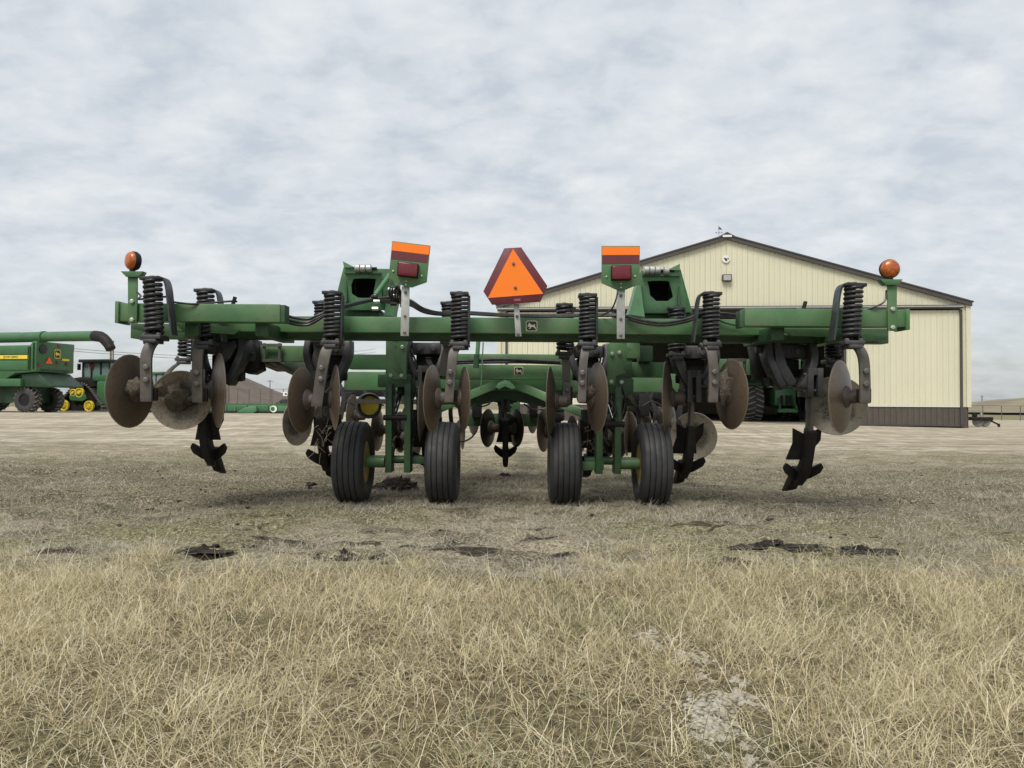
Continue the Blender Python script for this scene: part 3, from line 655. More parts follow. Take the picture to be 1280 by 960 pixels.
# left middle
arm([(419, 428, .04), (409, 437, -.02), (404, 455, -.03), (400, 480, 0), (396, 508, .03)], 7.05, 14, (415, 367, 424), 0, 7.10, bolts=((402, 460), (401, 474)),
    blades=((378, 500, 41, .42, 1, 7.15, {}), (419, 497, 41, .12, -1, 7.20, {})))
arm([(402, 430, 0), (396, 445, 0), (394, 462, 0)], 7.85, 10, (402, 379, 424), 0, 7.85)
# centre left
arm([(573, 430, .03), (567, 441, -.02), (565, 456, -.03), (563, 478, -.01), (561, 503, 0)], 7.05, 11.5, (574, 368, 426), 0, 7.10, bolts=((563, 465), (562, 478)),
    blades=((541, 498, 42, .27, 1, 7.15, {}), (580, 498, 40, .18, -1, 7.18, {})))
arm([(560, 432, 0), (556, 445, 0), (553, 470, 0)], 7.85, 9, (561, 380, 424), 0, 7.85)
# centre right
arm([(733, 431, .03), (731, 441, -.02), (729, 456, -.03), (728, 480, -.01), (727, 503, 0)], 7.05, 10.5, (734, 370, 426), 0, 7.10, bolts=((728, 466), (727.5, 479)),
    blades=((746, 497, 44, .30, -1, 7.20, dict(mud=(738, 490, .05, 7.10))),))
arm([(705, 443, .02), (707, 450, 0), (708, 470, 0), (708, 507, 0)], 7.80, 10, (705, 382, 438), 0, 7.80, bolts=((709, 474), (709, 487)),
    blades=((688, 502, 44, .11, 1, 7.75, {}),))
# right middle
arm([(880, 430, .04), (888, 438, -.02), (891, 452, -.03), (892, 476, -.01), (891, 503, 0)], 7.05, 12, (888, 368, 426), -1, 7.10, R(1.2), bolts=((893, 465), (893, 478)),
    blades=((914, 493, 44, .45, -1, 7.20, dict(mud=(905, 484, .085, 7.12, 1.7))),))
arm([(846, 444, .03), (852, 455, 0), (854, 475, 0), (853, 507, 0)], 7.9, 9, (845, 386, 440), 0, 7.9, bolts=((854, 475), (854, 488)),
    blades=((833, 497, 46, .10, 1, 7.85, {}),))
# right outer pair
arm([(1060, 430, .05), (1071, 433, -.02), (1079, 447, -.05), (1081, 476, -.04), (1081, 504, -.02)], 6.70, 13, (1064, 357, 424), -1, 6.62, R(3), bolts=((1082, 464), (1082, 480)),
    blades=((1051, 496, 46, .30, 1, 6.95, {}),))
arm([(1040, 452, .02), (1044, 460, 0), (1046, 475, 0), (1046, 500, .03)], 7.75, 11, (1041, 400, 448), 0, 7.75,
    blades=((1045, 507, 37, .98, -1, 7.55, dict(kind='disc_pale', concave=True, hub=False)),))
arm([(231, 450, 0), (218, 458, 0), (209, 468, 0), (206, 480, 0)], 8.8, 6, (231, 422, 446), 0, 8.8)

# ---- shanks with mounts
def shank(uc, vb, Y, k=1.0, clevis=None, utop=None, block=True, wing=1.0, up=0.0, rake=1.0):
    """uc: pixel column of the mount, vb: pixel row of its block top, Y: depth"""
    c = W(uc, vb, Y); s = k
    mt = None
    B = Matrix.Translation(c)
    if block:
        mt = MB(B).bx(-.16 * s, .16 * s, 0, .22, -.13 * s, 0).build('shank_mount', 'cast', rip, bevel=.02)
        for sx in (-.075, .075):
            MB(B).lathe([(.052 * s, 0), (.052 * s, .012), (.036 * s, .016), (.030 * s, .03), (.012 * s, .034)], 18, Matrix.Translation((sx * s, .002, -.065 * s)) @ Matrix.Rotation(R(90), 4, 'X')).build('cushion_boss', 'cast', mt)
        for sx in (-1, 1):
            MB(B).ribbon(bez([(sx * .19 * s, .04, .02), (sx * .195 * s, .0, -.12 * s), (sx * .15 * s, -.03, -.26 * s), (sx * .075 * s, -.02, -.40 * s)], 6), (0, 1, 0), [.22] * 18 + [.18], .062 * s).build('mount_horn', 'cast', mt, bevel=.008)
        MB(B).bx(-.12 * s, .12 * s, .08, .30, -.36 * s, -.135 * s).build('mount_core', 'black', mt, bevel=.01)
        MB(B).lathe([(.045, -.17 * s), (.05, -.12 * s), (.05, .12 * s), (.045, .17 * s)], 12, Matrix.Translation((0, .05, -.33 * s)) @ Matrix.Rotation(R(90), 4, 'Y')).build('pivot_pin', 'black', mt)
    else: mt = rip
    cu, cv0, cv1 = clevis if clevis else (uc, vb + 30, vb + 62)
    ct, cb = W(cu, cv0, Y - .17), W(cu, cv1, Y - .17); hw = .066 * s
    cl = MB().bx(ct.x - hw, ct.x - .020, ct.y, ct.y + .30, cb.z, ct.z).bx(ct.x + .020, ct.x + hw, ct.y, ct.y + .30, cb.z, ct.z).bx(ct.x - .0199, ct.x + .0199, ct.y + .003, ct.y + .30, ct.z - .07, ct.z - .002).build('clevis', 'cast', mt, bevel=.004)
    if mt is not rip:
        for z in (ct.z - .06, cb.z + .06): MB().cyl((ct.x - hw - .02, ct.y + .07, z), (ct.x + hw + .02, ct.y + .07, z), .016, 6).build('bolt', 'bolt', mt)
    # shank itself: a deep narrow bar that bends forward to its point
    x = ct.x; z0 = ct.z - .05; zt_ = 0.20
    P_ = bez([(x, Y + .02, z0), (x, Y - .02, z0 - .32), (x, Y + .02, .78 + up), (x, Y + .14 * rake, .50 + up), (x, Y + .40 * rake, zt_ + .10 + up)], 6)
    sh = MB().ribbon(P_, (1, 0, 0), .036, .13).build('ripper_shank', 'arm', rip, bevel=.004)
    g_ = lambda a, b, z: (x + a * wing, Y + b * rake, z + up)
    MB().ribbon(bez([(x, Y - .03, .84 + up), (x, Y + .02, .68 + up), (x, Y + .13 * rake, .46 + up), (x, Y + .34 * rake, .32 + up)], 5), (1, 0, 0), .078, .15).build('shin_guard', 'black', sh, bevel=.006)
    MB().prism([g_(.03, .08, .80), g_(.17, .12, .86), g_(.165, .14, .73), g_(.10, .18, .63), g_(.115, .21, .53), g_(.02, .19, .53)], (0, .03, 0)).build('shin_wing', 'black', sh)
    MB().prism([g_(-.03, .08, .80), g_(-.115, .12, .85), g_(-.11, .14, .70), g_(-.16, .20, .53), g_(-.02, .19, .53)], (0, .03, 0)).build('shin_wing', 'black', sh)
    for sx in (-1, 1):
        MB().prism([g_(sx * .02, .24, .42), g_(sx * .10, .18, .455), g_(sx * .175, .14, .50), g_(sx * .20, .15, .455), g_(sx * .175, .17, .40), g_(sx * .10, .22, .345), g_(sx * .02, .30, .30)], (0, .05, .0)).build('point_wing', 'black', sh, bevel=.004)
    MB().add([g_(-.062, .20, .42), g_(.062, .20, .42), g_(.045, .50, .20), g_(-.045, .50, .20), g_(-.055, .34, .46), g_(.055, .34, .46), g_(.035, .74, .155), g_(-.035, .74, .155)],
             [(0, 1, 2, 3), (7, 6, 5, 4), (0, 4, 5, 1), (1, 5, 6, 2), (2, 6, 7, 3), (3, 7, 4, 0)]).build('ripper_point', 'black', sh, bevel=.006)
    return sh
shank(533, 428, 8.30, 1.0, (530, 457, 492))
shank(736, 432, 8.30, 1.0, (742, 460, 492))
shank(868, 432, 7.95, 1.05, (868, 463, 503), up=-.03)
shank(411, 428, 7.90, 1.05, (398, 463, 503), up=.03, rake=.8)
shank(986, 430, 7.60, 1.12, (1020, 460, 496), up=-.06, rake=.95)
shank(278, 424, 7.60, 1.12, (247, 462, 498), wing=.9, up=.10, rake=.75)
shank(632, 470, 10.0, 0.9, (632, 492, 515), wing=.78, up=-.03)
# heavy dark brackets beside the outer mounts
for pts in ([(284, 424), (318, 424), (321, 450), (324, 462), (312, 468), (300, 464), (286, 464)], [(943, 432), (962, 430), (966, 446), (962, 470), (948, 476), (946, 450)]):
    MB().prism([W(u, v, 7.85) for u, v in pts], (0, .25, 0)).build('fold_bracket', 'black', rip, bevel=.01)
for pts in ([(270, 452), (284, 430), (292, 425), (296, 432), (288, 447), (272, 462)], [(968, 428), (976, 428), (984, 456), (996, 476), (994, 482), (984, 480), (970, 458)]):
    MB().prism([W(u, v, 7.5) for u, v in pts], (0, .10, 0)).build('fold_horn', 'cast', rip, bevel=.008)
for (u, v) in ((950, 436), (964, 432), (300, 440), (312, 446)): MB().cyl(W(u - 6, v, 7.7), W(u + 6, v, 7.7), .045, 12).build('pivot_pin', 'cast', rip)
for (u, v, w_, h_) in ((340, 441, 12, 12), (921, 458, 12, 10)):   # U-bolt clamps round the frame tubes
    fr = MB()
    for (a0, b0, a1, b1) in ((-w_, -h_, -w_, h_), (w_, -h_, w_, h_)): fr.cyl(W(u + a0 * .8, v + b0, 7.95), W(u + a1 * .8, v + b1, 7.95), .016, 8)
    for b0 in (-h_ * .8, h_ * .8): fr.beam(W(u - w_, v + b0, 7.94), W(u + w_, v + b0, 7.94), .035, .03)
    fr.build('u_bolt', 'arm', rip)
for p0, p1 in (((325, 452), (352, 463)), ((338, 452), (372, 468)), ((1000, 468), (985, 474))):
    MB().beam(W(*p0, 8.1), W(*p1, 8.4), .12, .03).build('brace_strap', 'arm', rip)

# ---- lift legs, axles, wheels
tp = []
for sx in (-1, 1): pass
tw = .155
prof = [(.205, -.115), (.235, -.135), (.29, -.158), (.345, -.160), (.385, -.148), (.404, -.132)]
ribs = [(-.126, -.088), (-.078, -.034), (-.024, .024), (.034, .078), (.088, .126)]
for i, (a0, a1) in enumerate(ribs):
    ra = .424 - 5.5e-1 * (a0 * a0); rb = .424 - 5.5e-1 * (a1 * a1)
    prof += [(ra - .002, a0), (ra, a0 + .003), (rb, a1 - .003), (rb - .002, a1)]
    if i < 4: prof += [(rb - .017, a1 + .002), (rb - .017, ribs[i + 1][0] - .002)]
prof += [(.404, .132), (.385, .148), (.345, .160), (.29, .158), (.235, .135), (.205, .115)]
TYRE = MB().lathe(prof, 56, closed=True).mesh('tyre', 'rubber', smooth=0.7)
RIM = MB().lathe([(.20, -.12), (.222, -.125), (.222, -.10), (.19, -.085), (.17, -.02), (.12, -.035), (.115, -.06), (.08, -.065), (.05, -.075), (.05, .02), (.17, .03), (.19, .09), (.222, .10), (.222, .125), (.20, .12)], 32).mesh('rim', 'rim', smooth=.5)
LUGN = MB().lathe([(.014, 0), (.014, .02)], 6).mesh('wheel_nut', 'bolt', smooth=0)
for (u, v, Y, side) in ((437, 575, 8.02, 1), (554, 573.5, 8.05, 1), (705, 578.5, 8.05, -1), (818, 580, 7.98, -1)):
    p = W(u, v, Y); p.x -= 0.0; p.z = .400
    if u == 437: p.x += .045
    if u == 818: p.x -= .03
    Mx = Matrix.Translation(p) @ Matrix.Rotation(R(90) * -side, 4, 'Y')
    wh = put('wheel', RIM, rip, Mx @ Matrix.Diagonal((1, 1, 1, 1)))
    put('tyre', TYRE, wh, Mx)
    for k in range(6):
        a_ = k * math.pi / 3; put('wheel_nut', LUGN, wh, Mx @ Matrix.Translation((.085 * math.cos(a_), .085 * math.sin(a_), -.062)) @ Matrix.Rotation(math.pi, 4, 'X'))
def lift(uA, uB, ut, v0, vaxle, ax0, ax1, mirror):
    p0, p1 = W(uA, vaxle, 8.0), W(uB, vaxle, 8.0)
    lg = None
    for u in (uA, uB):
        b = W(u, vaxle + 13, 7.92); t = W(u - (0), v0, 8.05)
        MB().prism([(b.x - .033, 7.88, t.z), (b.x - .033, 8.12, t.z), (b.x - .033, 8.10, .30), (b.x - .033, 7.90, .30)], (.066, 0, 0)).build('lift_leg', 'green_dk', rip, bevel=.004)
    a0, a1 = W(ax0, vaxle, 8.0), W(ax1, vaxle, 8.0)
    xs0, xs1 = sorted((a0.x, a1.x)); z = .405
    ax = MB().lathe([(.062, 0), (.062, xs1 - xs0)], 18, Matrix.Translation((xs0, 8.0, z)) @ Matrix.Rotation(R(90), 4, 'Y')).build('axle', 'green', rip)
    m_, e_ = (p0.x + p1.x) / 2, .10
    MB().lathe([(.042, 0), (.042, abs(p1.x - p0.x) + .3)], 14, Matrix.Translation((min(p0.x, p1.x) - .15, 8.06, z + .02)) @ Matrix.Rotation(R(90), 4, 'Y')).build('axle_core', 'green_dk', ax)
lift(485.5, 509, 0, 480, 577, 459, 481, 1); lift(749, 772, 0, 484, 583, 769, 799, -1)
pbox(505, 571, 531, 580, 8.0, .08, 'axle', 'green_dk'); pbox(728, 577, 755, 588, 8.0, .08, 'axle', 'green')
for (u0, u1, v0, v1) in ((472, 513, 468, 484), (763, 792, 473, 493)): pbox(u0, v0, u1, v1, 7.98, .2, 'lift_block', 'green_dk', .008)
# rear wheel hubs inside of the lift frames: bell plates with bolts
for s_, pts, bl in ((1, [(490, 430), (508, 424), (508, 474), (484, 473), (484, 455), (497, 468), (504, 466), (494, 447), (497, 433)], ((503, 434), (488.5, 469), (502, 469.5))),
                    (-1, [(760, 430), (768, 424), (790, 436), (778, 449), (782, 466), (770, 470), (768, 482), (759, 480)], ((765, 442.5), (774, 441), (777, 477.5), (764, 477)))):
    pl = MB().prism([W(u, v, 7.85) for u, v in pts], (0, .03, 0)).build('lift_plate', 'green', rip, bevel=.003)
    for (u, v) in bl: bolt(W(u, v, 7.845), pl, 1.1, pale=True)
pbox(482, 426, 508, 482, 8.02, .16, 'lift_post', 'green_dk', .006); pbox(762, 428, 790, 484, 8.02, .16, 'lift_post', 'green_dk', .006)
for (a0, b0) in (((494, 516, 7.9), (501, 492, 8.1)), ((766, 524, 7.9), (760, 505, 8.1))):
    cy = MB().cyl(W(*a0), W(*b0), .022, 12).build('lift_cylinder', 'chrome', rip)
    q0 = W(*b0); MB().cyl(q0, q0 + Vector((0.01, .3, .35)), .045, 12).build('cylinder_body', 'green_dk', cy)
    q1 = W(*a0); MB().cyl(q1 + Vector((-.12, 0, -.05)), q1 + Vector((.12, 0, -.05)), .03, 10).build('pivot_pin', 'black', cy)
for pts in ([(500, 488, 8.0), (497, 496, 7.9), (494, 504, 7.85), (497, 510, 7.85)], [(760, 495, 7.9), (765, 505, 7.85), (769, 512, 7.85), (766, 520, 7.85)], [(763, 499, 7.9), (771, 512, 7.85), (770, 522, 7.85)]):
    MB().tube(bez([W(*p) for p in pts], 5), .012, 6).build('hydraulic_hose', 'hose', rip)
# ---- front gangs seen below the frame
def far_disc(u, v, h, ratio, s, Y, kind='disc', concave=False): 
    a0 = W(u, v, Y); o = MB().ribbon(bez([a0 + Vector((s * .14, .05, 0)), a0 + Vector((s * .16, .12, .28)), a0 + Vector((s * .06, .2, .5)), a0 + Vector((s * .05, .2, max(.55, 1.42 - a0.z)))], 5), (1, 0, 0), .055, .025).build('gang_standard', 'black', rip)
    disc(u, v, h, ratio, s, Y, o, kind, concave)
for a_ in ((610, 535, 24, .40, 1, 10.2, 'disc_dark'), (645, 535, 24, .40, -1, 10.2, 'disc_dark'), (680, 538, 27, .32, 1, 9.9), (688, 521, 22, .2, 1, 9.7),
           (472, 537, 27, .30, 1, 10.3), (441, 520, 27, .30, 1, 10.6), (493, 540, 26, .10, 1, 10.2, 'disc'), (500, 540, 26, .35, -1, 10.2, 'disc_dark'),
           (578, 535, 27, .12, -1, 9.9, 'disc_mud'), (526, 512, 40, .08, 1, 7.9, 'disc'),
           (784, 542, 28, .12, 1, 9.8, 'disc_mud'), (787, 540, 26, .35, -1, 9.8), (806, 535, 26, .35, 1, 10.8), (824, 534, 26, .2, -1, 10.8, 'disc_dark'), (760, 545, 27, .4, 1, 9.9, 'disc_dark'), (745, 540, 26, .3, 1, 9.9, 'disc_dark'),
           (519, 545, 27, .3, -1, 9.6, 'disc_dark'), (532, 540, 27, .22, 1, 9.6, 'disc_dark'), (592, 520, 24, .3, -1, 10.8, 'disc_dark'), (666, 518, 24, .3, 1, 10.8, 'disc_dark'), (715, 545, 26, .3, -1, 9.7, 'disc_dark'), (728, 538, 27, .2, 1, 9.7), (774, 548, 25, .4, -1, 9.9, 'disc_dark'), (838, 530, 25, .3, 1, 10.9, 'disc_dark')):
    far_disc(*a_)
far_disc(867, 545, 29.5, .97, -1, 9.4, 'disc_pale', True); far_disc(372, 528, 29, .62, 1, 9.4, 'disc_pale', True); far_disc(410, 524, 29, .6, 1, 9.3, 'disc_pale', True)
# gauge wheel ahead of the left gang
p = W(461, 507, 9.95); gw = MB().lathe([(.03, -.09), (.035, -.05), (.085, -.06), (.118, -.075), (.12, .05)], 20, Matrix.Translation(p) @ Matrix.Rotation(R(90), 4, 'X') @ Matrix.Rotation(R(20), 4, 'Y')).build('gauge_wheel', 'yellow', rip)
MB().lathe([(.12, -.07), (.155, -.08), (.17, 0), (.155, .08), (.12, .07)], 24, Matrix.Translation(p) @ Matrix.Rotation(R(90), 4, 'X') @ Matrix.Rotation(R(20), 4, 'Y'), closed=True).build('tyre', 'rubber', gw)

# ---- wing lift towers
def tower(outer, hole, side, Y, tipto, roller):
    """outer and hole: pixel loops with equal counts"""
    o = [W(u, v, Y) for u, v in outer]; h = [W(u, v, Y) for u, v in hole]
    tilt = lambda p: Vector((p.x, p.y + (p.z - o[0].z) * -.25, p.z))
    o = [tilt(p) for p in o]; h = [tilt(p) for p in h]
    t = MB().plate_hole(o, h, (0, .02, 0)).build('lift_tower', 'green_lt', rip, bevel=.003)
    for (i, j) in side:                                          # side cheeks going forward
        a0, a1 = o[i] + Vector((0, .022, 0)), o[j] + Vector((0, .022, 0))
        MB().prism([a0, a1, a1 + Vector((0, .75, 0)), a0 + Vector((0, .60, -.25))], (.018, 0, 0)).build('tower_cheek', 'green_lt', t)
    for k, (u, v) in enumerate(roller):
        q = W(u, v, Y - .03); MB().lathe([(.03, 0), (.044, .008), (.044, .05), (.03, .058)], 14, Matrix.Translation(q - Vector((.03, 0, 0))) @ Matrix.Rotation(R(90), 4, 'Y')).build('roller', 'galv', t)
    q0, q1 = W(roller[0][0] - 3, roller[0][1], Y + .0), W(roller[-1][0] + 10, roller[-1][1], Y + .0)
    MB().cyl(q0, q1, .014, 8).build('roller_pin', 'black', t)
    MB().prism([W(*p, Y - .02) for p in tipto], (0, .5, 0)).build('tower_tip', 'green_lt', t)
    zt_, zb_ = max(p.z for p in h) + .04, min(p.z for p in h) - .05; xm0, xm1 = min(p.x for p in h) - .04, max(p.x for p in h) + .04
    MB().bx(xm0, xm1, Y + .48, Y + .52, zb_, zt_).build('tower_shade_back', 'black', t)  # black sheet standing in for the deep shade inside the tower hole
    MB().bx(xm0 - .02, xm1 + .02, Y - .02, Y + .52, zt_ + .002, zt_ + .022).build('tower_top', 'green_dk', t)
    MB().bx(xm0 - .02, xm1 + .02, Y + .10, Y + .52, zb_ - .022, zb_ - .002).build('tower_floor', 'green_dk', t)
    for xx in (xm0 - .024, xm1 + .004): MB().bx(xx, xx + .02, Y + .04, Y + .52, zb_, zt_).build('tower_web', 'green_dk', t)
    return t
tower([(430, 332), (452, 335), (470, 335.5), (487, 336), (483, 362), (477, 386), (455, 386), (427, 386), (419, 366), (425, 347)],
      [(441, 348), (450, 347.3), (460, 347.3), (469, 348), (468, 354), (465, 366), (460, 371), (446, 371), (438, 366), (438, 355)], ((0, 8), (3, 5)), 7.9,
      [(428.5, 326.5), (443, 334), (430, 334.5)], ((447, 335.5), (454, 335.5), (461, 335.5)))
tower([(801, 338), (815, 338), (832, 338), (849, 336), (857, 362), (867, 389), (840, 390), (803, 390), (799, 368), (798, 352)],
      [(810, 351), (820, 350.5), (830, 350.5), (837, 351), (840, 360), (843, 370), (837, 375), (822, 375), (814, 368), (812, 358)], ((0, 7), (3, 5)), 7.9,
      [(850, 329.5), (850, 338), (835, 337)], ((808, 338), (815, 338), (822, 338), (833, 338.5)))
MB().prism([W(u, v, 7.8) for u, v in ((796, 356), (786, 393), (806, 396), (801, 358))], (0, .22, 0)).build('tower_side_plate', 'green_lt', rip)
MB().prism([W(u, v, 7.8) for u, v in ((487, 345), (480, 394), (492, 395), (497, 352))], (0, .22, 0)).build('tower_side_plate', 'green_lt', rip)
for (u0, u1, v0, v1) in ((429, 474, 386, 397), (806, 864, 390, 402)): pbox(u0, v0, u1, v1, 8.1, .5, 'tower_foot', 'green_dk', .005)
MB().cyl(W(470, 368, 7.7), W(488, 343, 7.75), .026, 10).build('fold_cylinder', 'green_lt', rip)
MB().cyl(W(462, 377, 7.7), W(470, 368, 7.7), .016, 10).build('fold_rod', 'chrome', rip)

# ---- signs, lamps, badges
YS = 7.0
def plate(pts, Y, d, name, m, parent, bevel=.002): return MB().prism([W(u, v, Y) for u, v in pts], (0, d, 0)).build(name, m, parent, bevel=bevel)
def sign(outer, orange, red, lamp, post, bolts):
    pp = plate(post, YS + .16, .012, 'sign_post', 'galv', rip)
    for i, k in enumerate((.12, .60, .93)):
        a0, a1 = W((post[0][0] + post[1][0]) / 2, post[0][1], YS + .155), W((post[2][0] + post[3][0]) / 2, post[2][1], YS + .155); bolt(a0.lerp(a1, k), pp, .7)
    s_ = plate(outer, YS + .12, .012, 'marker_sign', 'green', rip)
    plate(orange, YS + .117, .003, 'reflector_stripe', 'orange', s_, 0); plate(red, YS + .117, .003, 'reflector_stripe', 'maroon', s_, 0)
    l_ = plate(lamp, YS + .05, .069, 'tail_lamp', 'black', s_, .006)
    c = sum((Vector(q) for q in lamp), Vector((0, 0))) / 4
    plate([tuple(c + (Vector(q) - c) * .92) for q in lamp], YS + .035, .014, 'lens', 'lens_red', l_, .008)
    for q in bolts: bolt(W(*q, YS + .12), s_, .5, pale=True)
sign([(490.3, 301), (538, 307), (533.4, 352.8), (514.7, 359.4), (505, 358), (485.6, 348)], [(491, 302.2), (537.3, 308), (535.8, 318.5), (489.7, 312.8)], [(489.6, 313.2), (535.7, 319), (534, 328.6), (488.6, 323.4)],
     [(497, 326.5), (523, 329.5), (521.5, 347), (496, 344)], [(502, 358), (512, 358), (511, 420), (500.5, 420)], ((491.5, 339), (527, 345), (508, 351.5), (507.5, 356)))
sign([(752, 307.3), (799.8, 307.3), (799.8, 354.7), (782.5, 362), (770, 362), (752, 353.8)], [(752.8, 308.5), (799, 308.5), (799, 318.6), (752.8, 318.8)], [(752.8, 319.4), (799, 319.2), (799, 329.4), (752.8, 329.8)],
     [(764.5, 331.5), (789.5, 331.5), (789.5, 349.5), (764.5, 349.5)], [(771, 362), (781.5, 362), (781, 423.5), (771, 423.5)], ((758, 346), (793.5, 345.5), (776.3, 354.5), (776.3, 359.5)))
z2 = lambda a, b: (540 + a * .1875, 290 + b * .1875)
pp = plate([z2(545, 480), z2(580, 480), z2(597, 696), z2(556, 696)], YS + .16, .012, 'sign_post', 'galv', rip)
for q in (z2(567, 562), z2(574, 682)): bolt(W(*q, YS + .155), pp, .8)
sm = plate([z2(482, 108), z2(595, 102), z2(770, 360), z2(722, 465), z2(400, 485), z2(342, 395)], YS + .10, .012, 'slow_vehicle_sign', 'maroon', rip)
plate([z2(540, 112), z2(742, 412), z2(372, 440)], YS + .097, .003, 'orange_triangle', 'orange', sm, 0)
plate([z2(548, 447), z2(590, 444), z2(590, 457), z2(549, 460)], YS + .098, .002, 'maker_mark', mat('faded_mark', (.30, .10, .11), .6), sm, 0)
for q in (z2(543, 211), z2(555, 370)): bolt(W(*q, YS + .097), sm, .7)
for (u, vt, vb, uw, rx) in ((165.5, 339, 404, 12, .62), (1115.5, 349, 413.5, 12, 1.0)):
    Yl = YC - .03
    po = plate([(u - uw * .5, vt + 4), (u + uw * .5, vt + 4), (u + uw * .45, vb), (u - uw * .45, vb)], Yl, .02, 'lamp_post', 'green', rip)
    plate([(u - 15, vt), (u + 13, vt), (u + 10, vt + 5), (u + 6, vt + 7), (u - 8, vt + 7), (u - 11, vt + 4)], Yl - .03, .08, 'lamp_bracket', 'green', po)
    bolt(W(u, vb - 27, Yl), po, 1.0, pale=True); bolt(W(u, vb - 4, Yl), po, 1.0, pale=True)
    ul = u + (-.5 if u < 600 else -3); c = W(ul, vt - 13, Yl + .02); rad = 12.2 * Yl / FPX
    rot = Matrix.Rotation(R(-38 if u < 600 else -8), 4, 'Z') @ Matrix.Rotation(R(90), 4, 'X')
    lm = MB(Matrix.Translation(c) @ rot).lathe([(rad * .5, -.060), (rad * .85, -.052), (rad, -.03), (rad, .0), (rad * .93, .006)], 24).build('warning_lamp', 'black', rip)
    MB(Matrix.Translation(c) @ rot).lathe([(rad * .95, .004), (rad * .90, .022), (rad * .72, .038), (rad * .4, .047), (rad * .05, .05)], 24).build('lens', 'lens_amber', lm)
    MB().cyl(c - Vector((0, 0, rad * .95)), W(ul + 1, vt + 1, Yl), .022, 10).build('lamp_stem', 'black', lm)
DEER = [(-.95, .16), (-.70, .34), (-.74, .62), (-.60, .56), (-.52, .72), (-.40, .60), (-.30, .36), (-.10, .26), (.30, .22), (.60, .30), (.72, .44), (.80, .30), (.72, .06),
        (.95, -.30), (1.0, -.62), (.84, -.60), (.66, -.30), (.30, -.16), (-.10, -.18), (-.16, -.40), (-.60, -.62), (-.68, -.48), (-.40, -.34), (-.42, -.16), (-.70, -.10), (-.86, -.28), (-.94, -.16), (-.76, .06), (-.62, .12), (-.84, .06)]
def badge(c, s, parent, cream='cream_badge', rot=None, sq=.92):
    Mx = Matrix.Translation(c) @ (rot or Matrix()) @ Matrix.Rotation(R(90), 4, 'X')
    def rr(k, ch=.34): return [(x * k, y * k * sq, 0) for x, y in ((-1 + ch, -1), (1 - ch, -1), (1 - ch * .3, -1 + ch * .3), (1, -1 + ch), (1, 1 - ch), (1 - ch * .3, 1 - ch * .3), (1 - ch, 1), (-1 + ch, 1), (-1 + ch * .3, 1 - ch * .3), (-1, 1 - ch), (-1, -1 + ch), (-1 + ch * .3, -1 + ch * .3))]
    b = MB(Mx).prism([Vector(p) * s for p in rr(1)], (0, 0, .006)).build('emblem', cream, parent, smooth=0)
    MB(Mx).prism([Vector(p) * s + Vector((0, 0, .0062)) for p in rr(.87)], (0, 0, .003)).build('emblem_field', 'deerblack', b, smooth=0)
    MB(Mx).prism([Vector((x * .74 * s, (y * .86 - .02) * s, .0096)) for x, y in DEER], (0, 0, .003)).build('leaping_deer', cream, b, smooth=0)
badge(W(664.5, 407.5, YA - .0005), .055, rip); badge(W(648.3, 463.8, YD - .0005), .052, rip)

# ---- hoses and cables
def hose(pts, r, n=6): return MB().tube(bez([W(*p) for p in pts], 8), r, n).build('hydraulic_hose', 'hose', rip)
for dv in (0, 4.5, 8): hose([(351, 391 + dv, 7.0), (366, 397 + dv, 7.15), (384, 399 + dv * .9, 7.2), (398, 394 + dv * .7, 7.2), (412, 388 + dv * .3, 7.25), (440, 380 + dv * .2, 7.5), (468, 374 + dv * .2, 7.6), (492, 371 + dv, 7.6)], .014)
for dv in (0, 3.5, 6): hose([(500, 372 + dv, 7.5), (514, 376 + dv, 7.4), (530, 386 + dv * .7, 7.3), (552, 391 + dv * .4, 7.4), (580, 390 + dv * .4, 7.45), (640, 393.5 + dv * .3, 7.5), (700, 394 + dv * .3, 7.5), (760, 393 + dv * .3, 7.5), (790, 396, 7.4)], .014)
for dv in (0, 3): hose([(785, 396 + dv, 7.25), (805, 401 + dv, 7.22), (830, 403.5 + dv, 7.2), (858, 399 + dv, 7.22), (878, 392 + dv, 7.25), (905, 392 + dv, 7.4), (935, 396 + dv, 7.4)], .014)
hose([(896, 399, 7.28), (908, 404, 7.26), (925, 407, 7.26), (940, 405, 7.2)], .008)
hose([(772, 366, 7.1), (768, 380, 7.1), (762, 389, 7.2), (752, 394, 7.3)], .008)
hose([(213, 376, 6.72), (207, 371, 6.7), (174, 374, 6.72), (176, 370, 6.74), (171, 365, 6.76)], .009); hose([(212, 377, 6.75), (240, 380, 6.78), (262, 378.5, 6.85), (290, 376.5, 6.9), (296, 377, 6.95)], .009)
hose([(1108, 363, 6.8), (1106, 376, 6.78), (1095, 383, 6.78), (1080, 387, 6.82), (1060, 388, 6.85), (1010, 387, 6.9), (992, 385, 6.95)], .009)
for (u, v) in ((293, 376), (1006, 382)): MB().cyl(W(u - 2, v + 5, 6.88), W(u + 1, v - 5, 6.88), .018, 8).build('hose_fitting', 'black', rip)
hose([(530, 452, 8.5), (580, 451.5, 8.55), (620, 449.5, 8.6), (650, 450, 8.6), (700, 452.5, 8.6)], .022); hose([(540, 455, 8.5), (640, 453, 8.6), (710, 455, 8.6)], .014)
vb_ = pbox(487, 360, 499, 378, 7.55, .12, 'valve_block', 'black', .006)
for (u, v) in ((468, 371), (471, 377), (489, 362), (495, 370), (492, 380), (469, 386)):
    q = W(u, v, 7.5); MB().cyl(q - Vector((.03, 0, 0)), q + Vector((.03, 0, 0)), .02, 6).build('hose_fitting', 'galv' if u % 2 else 'black', vb_)
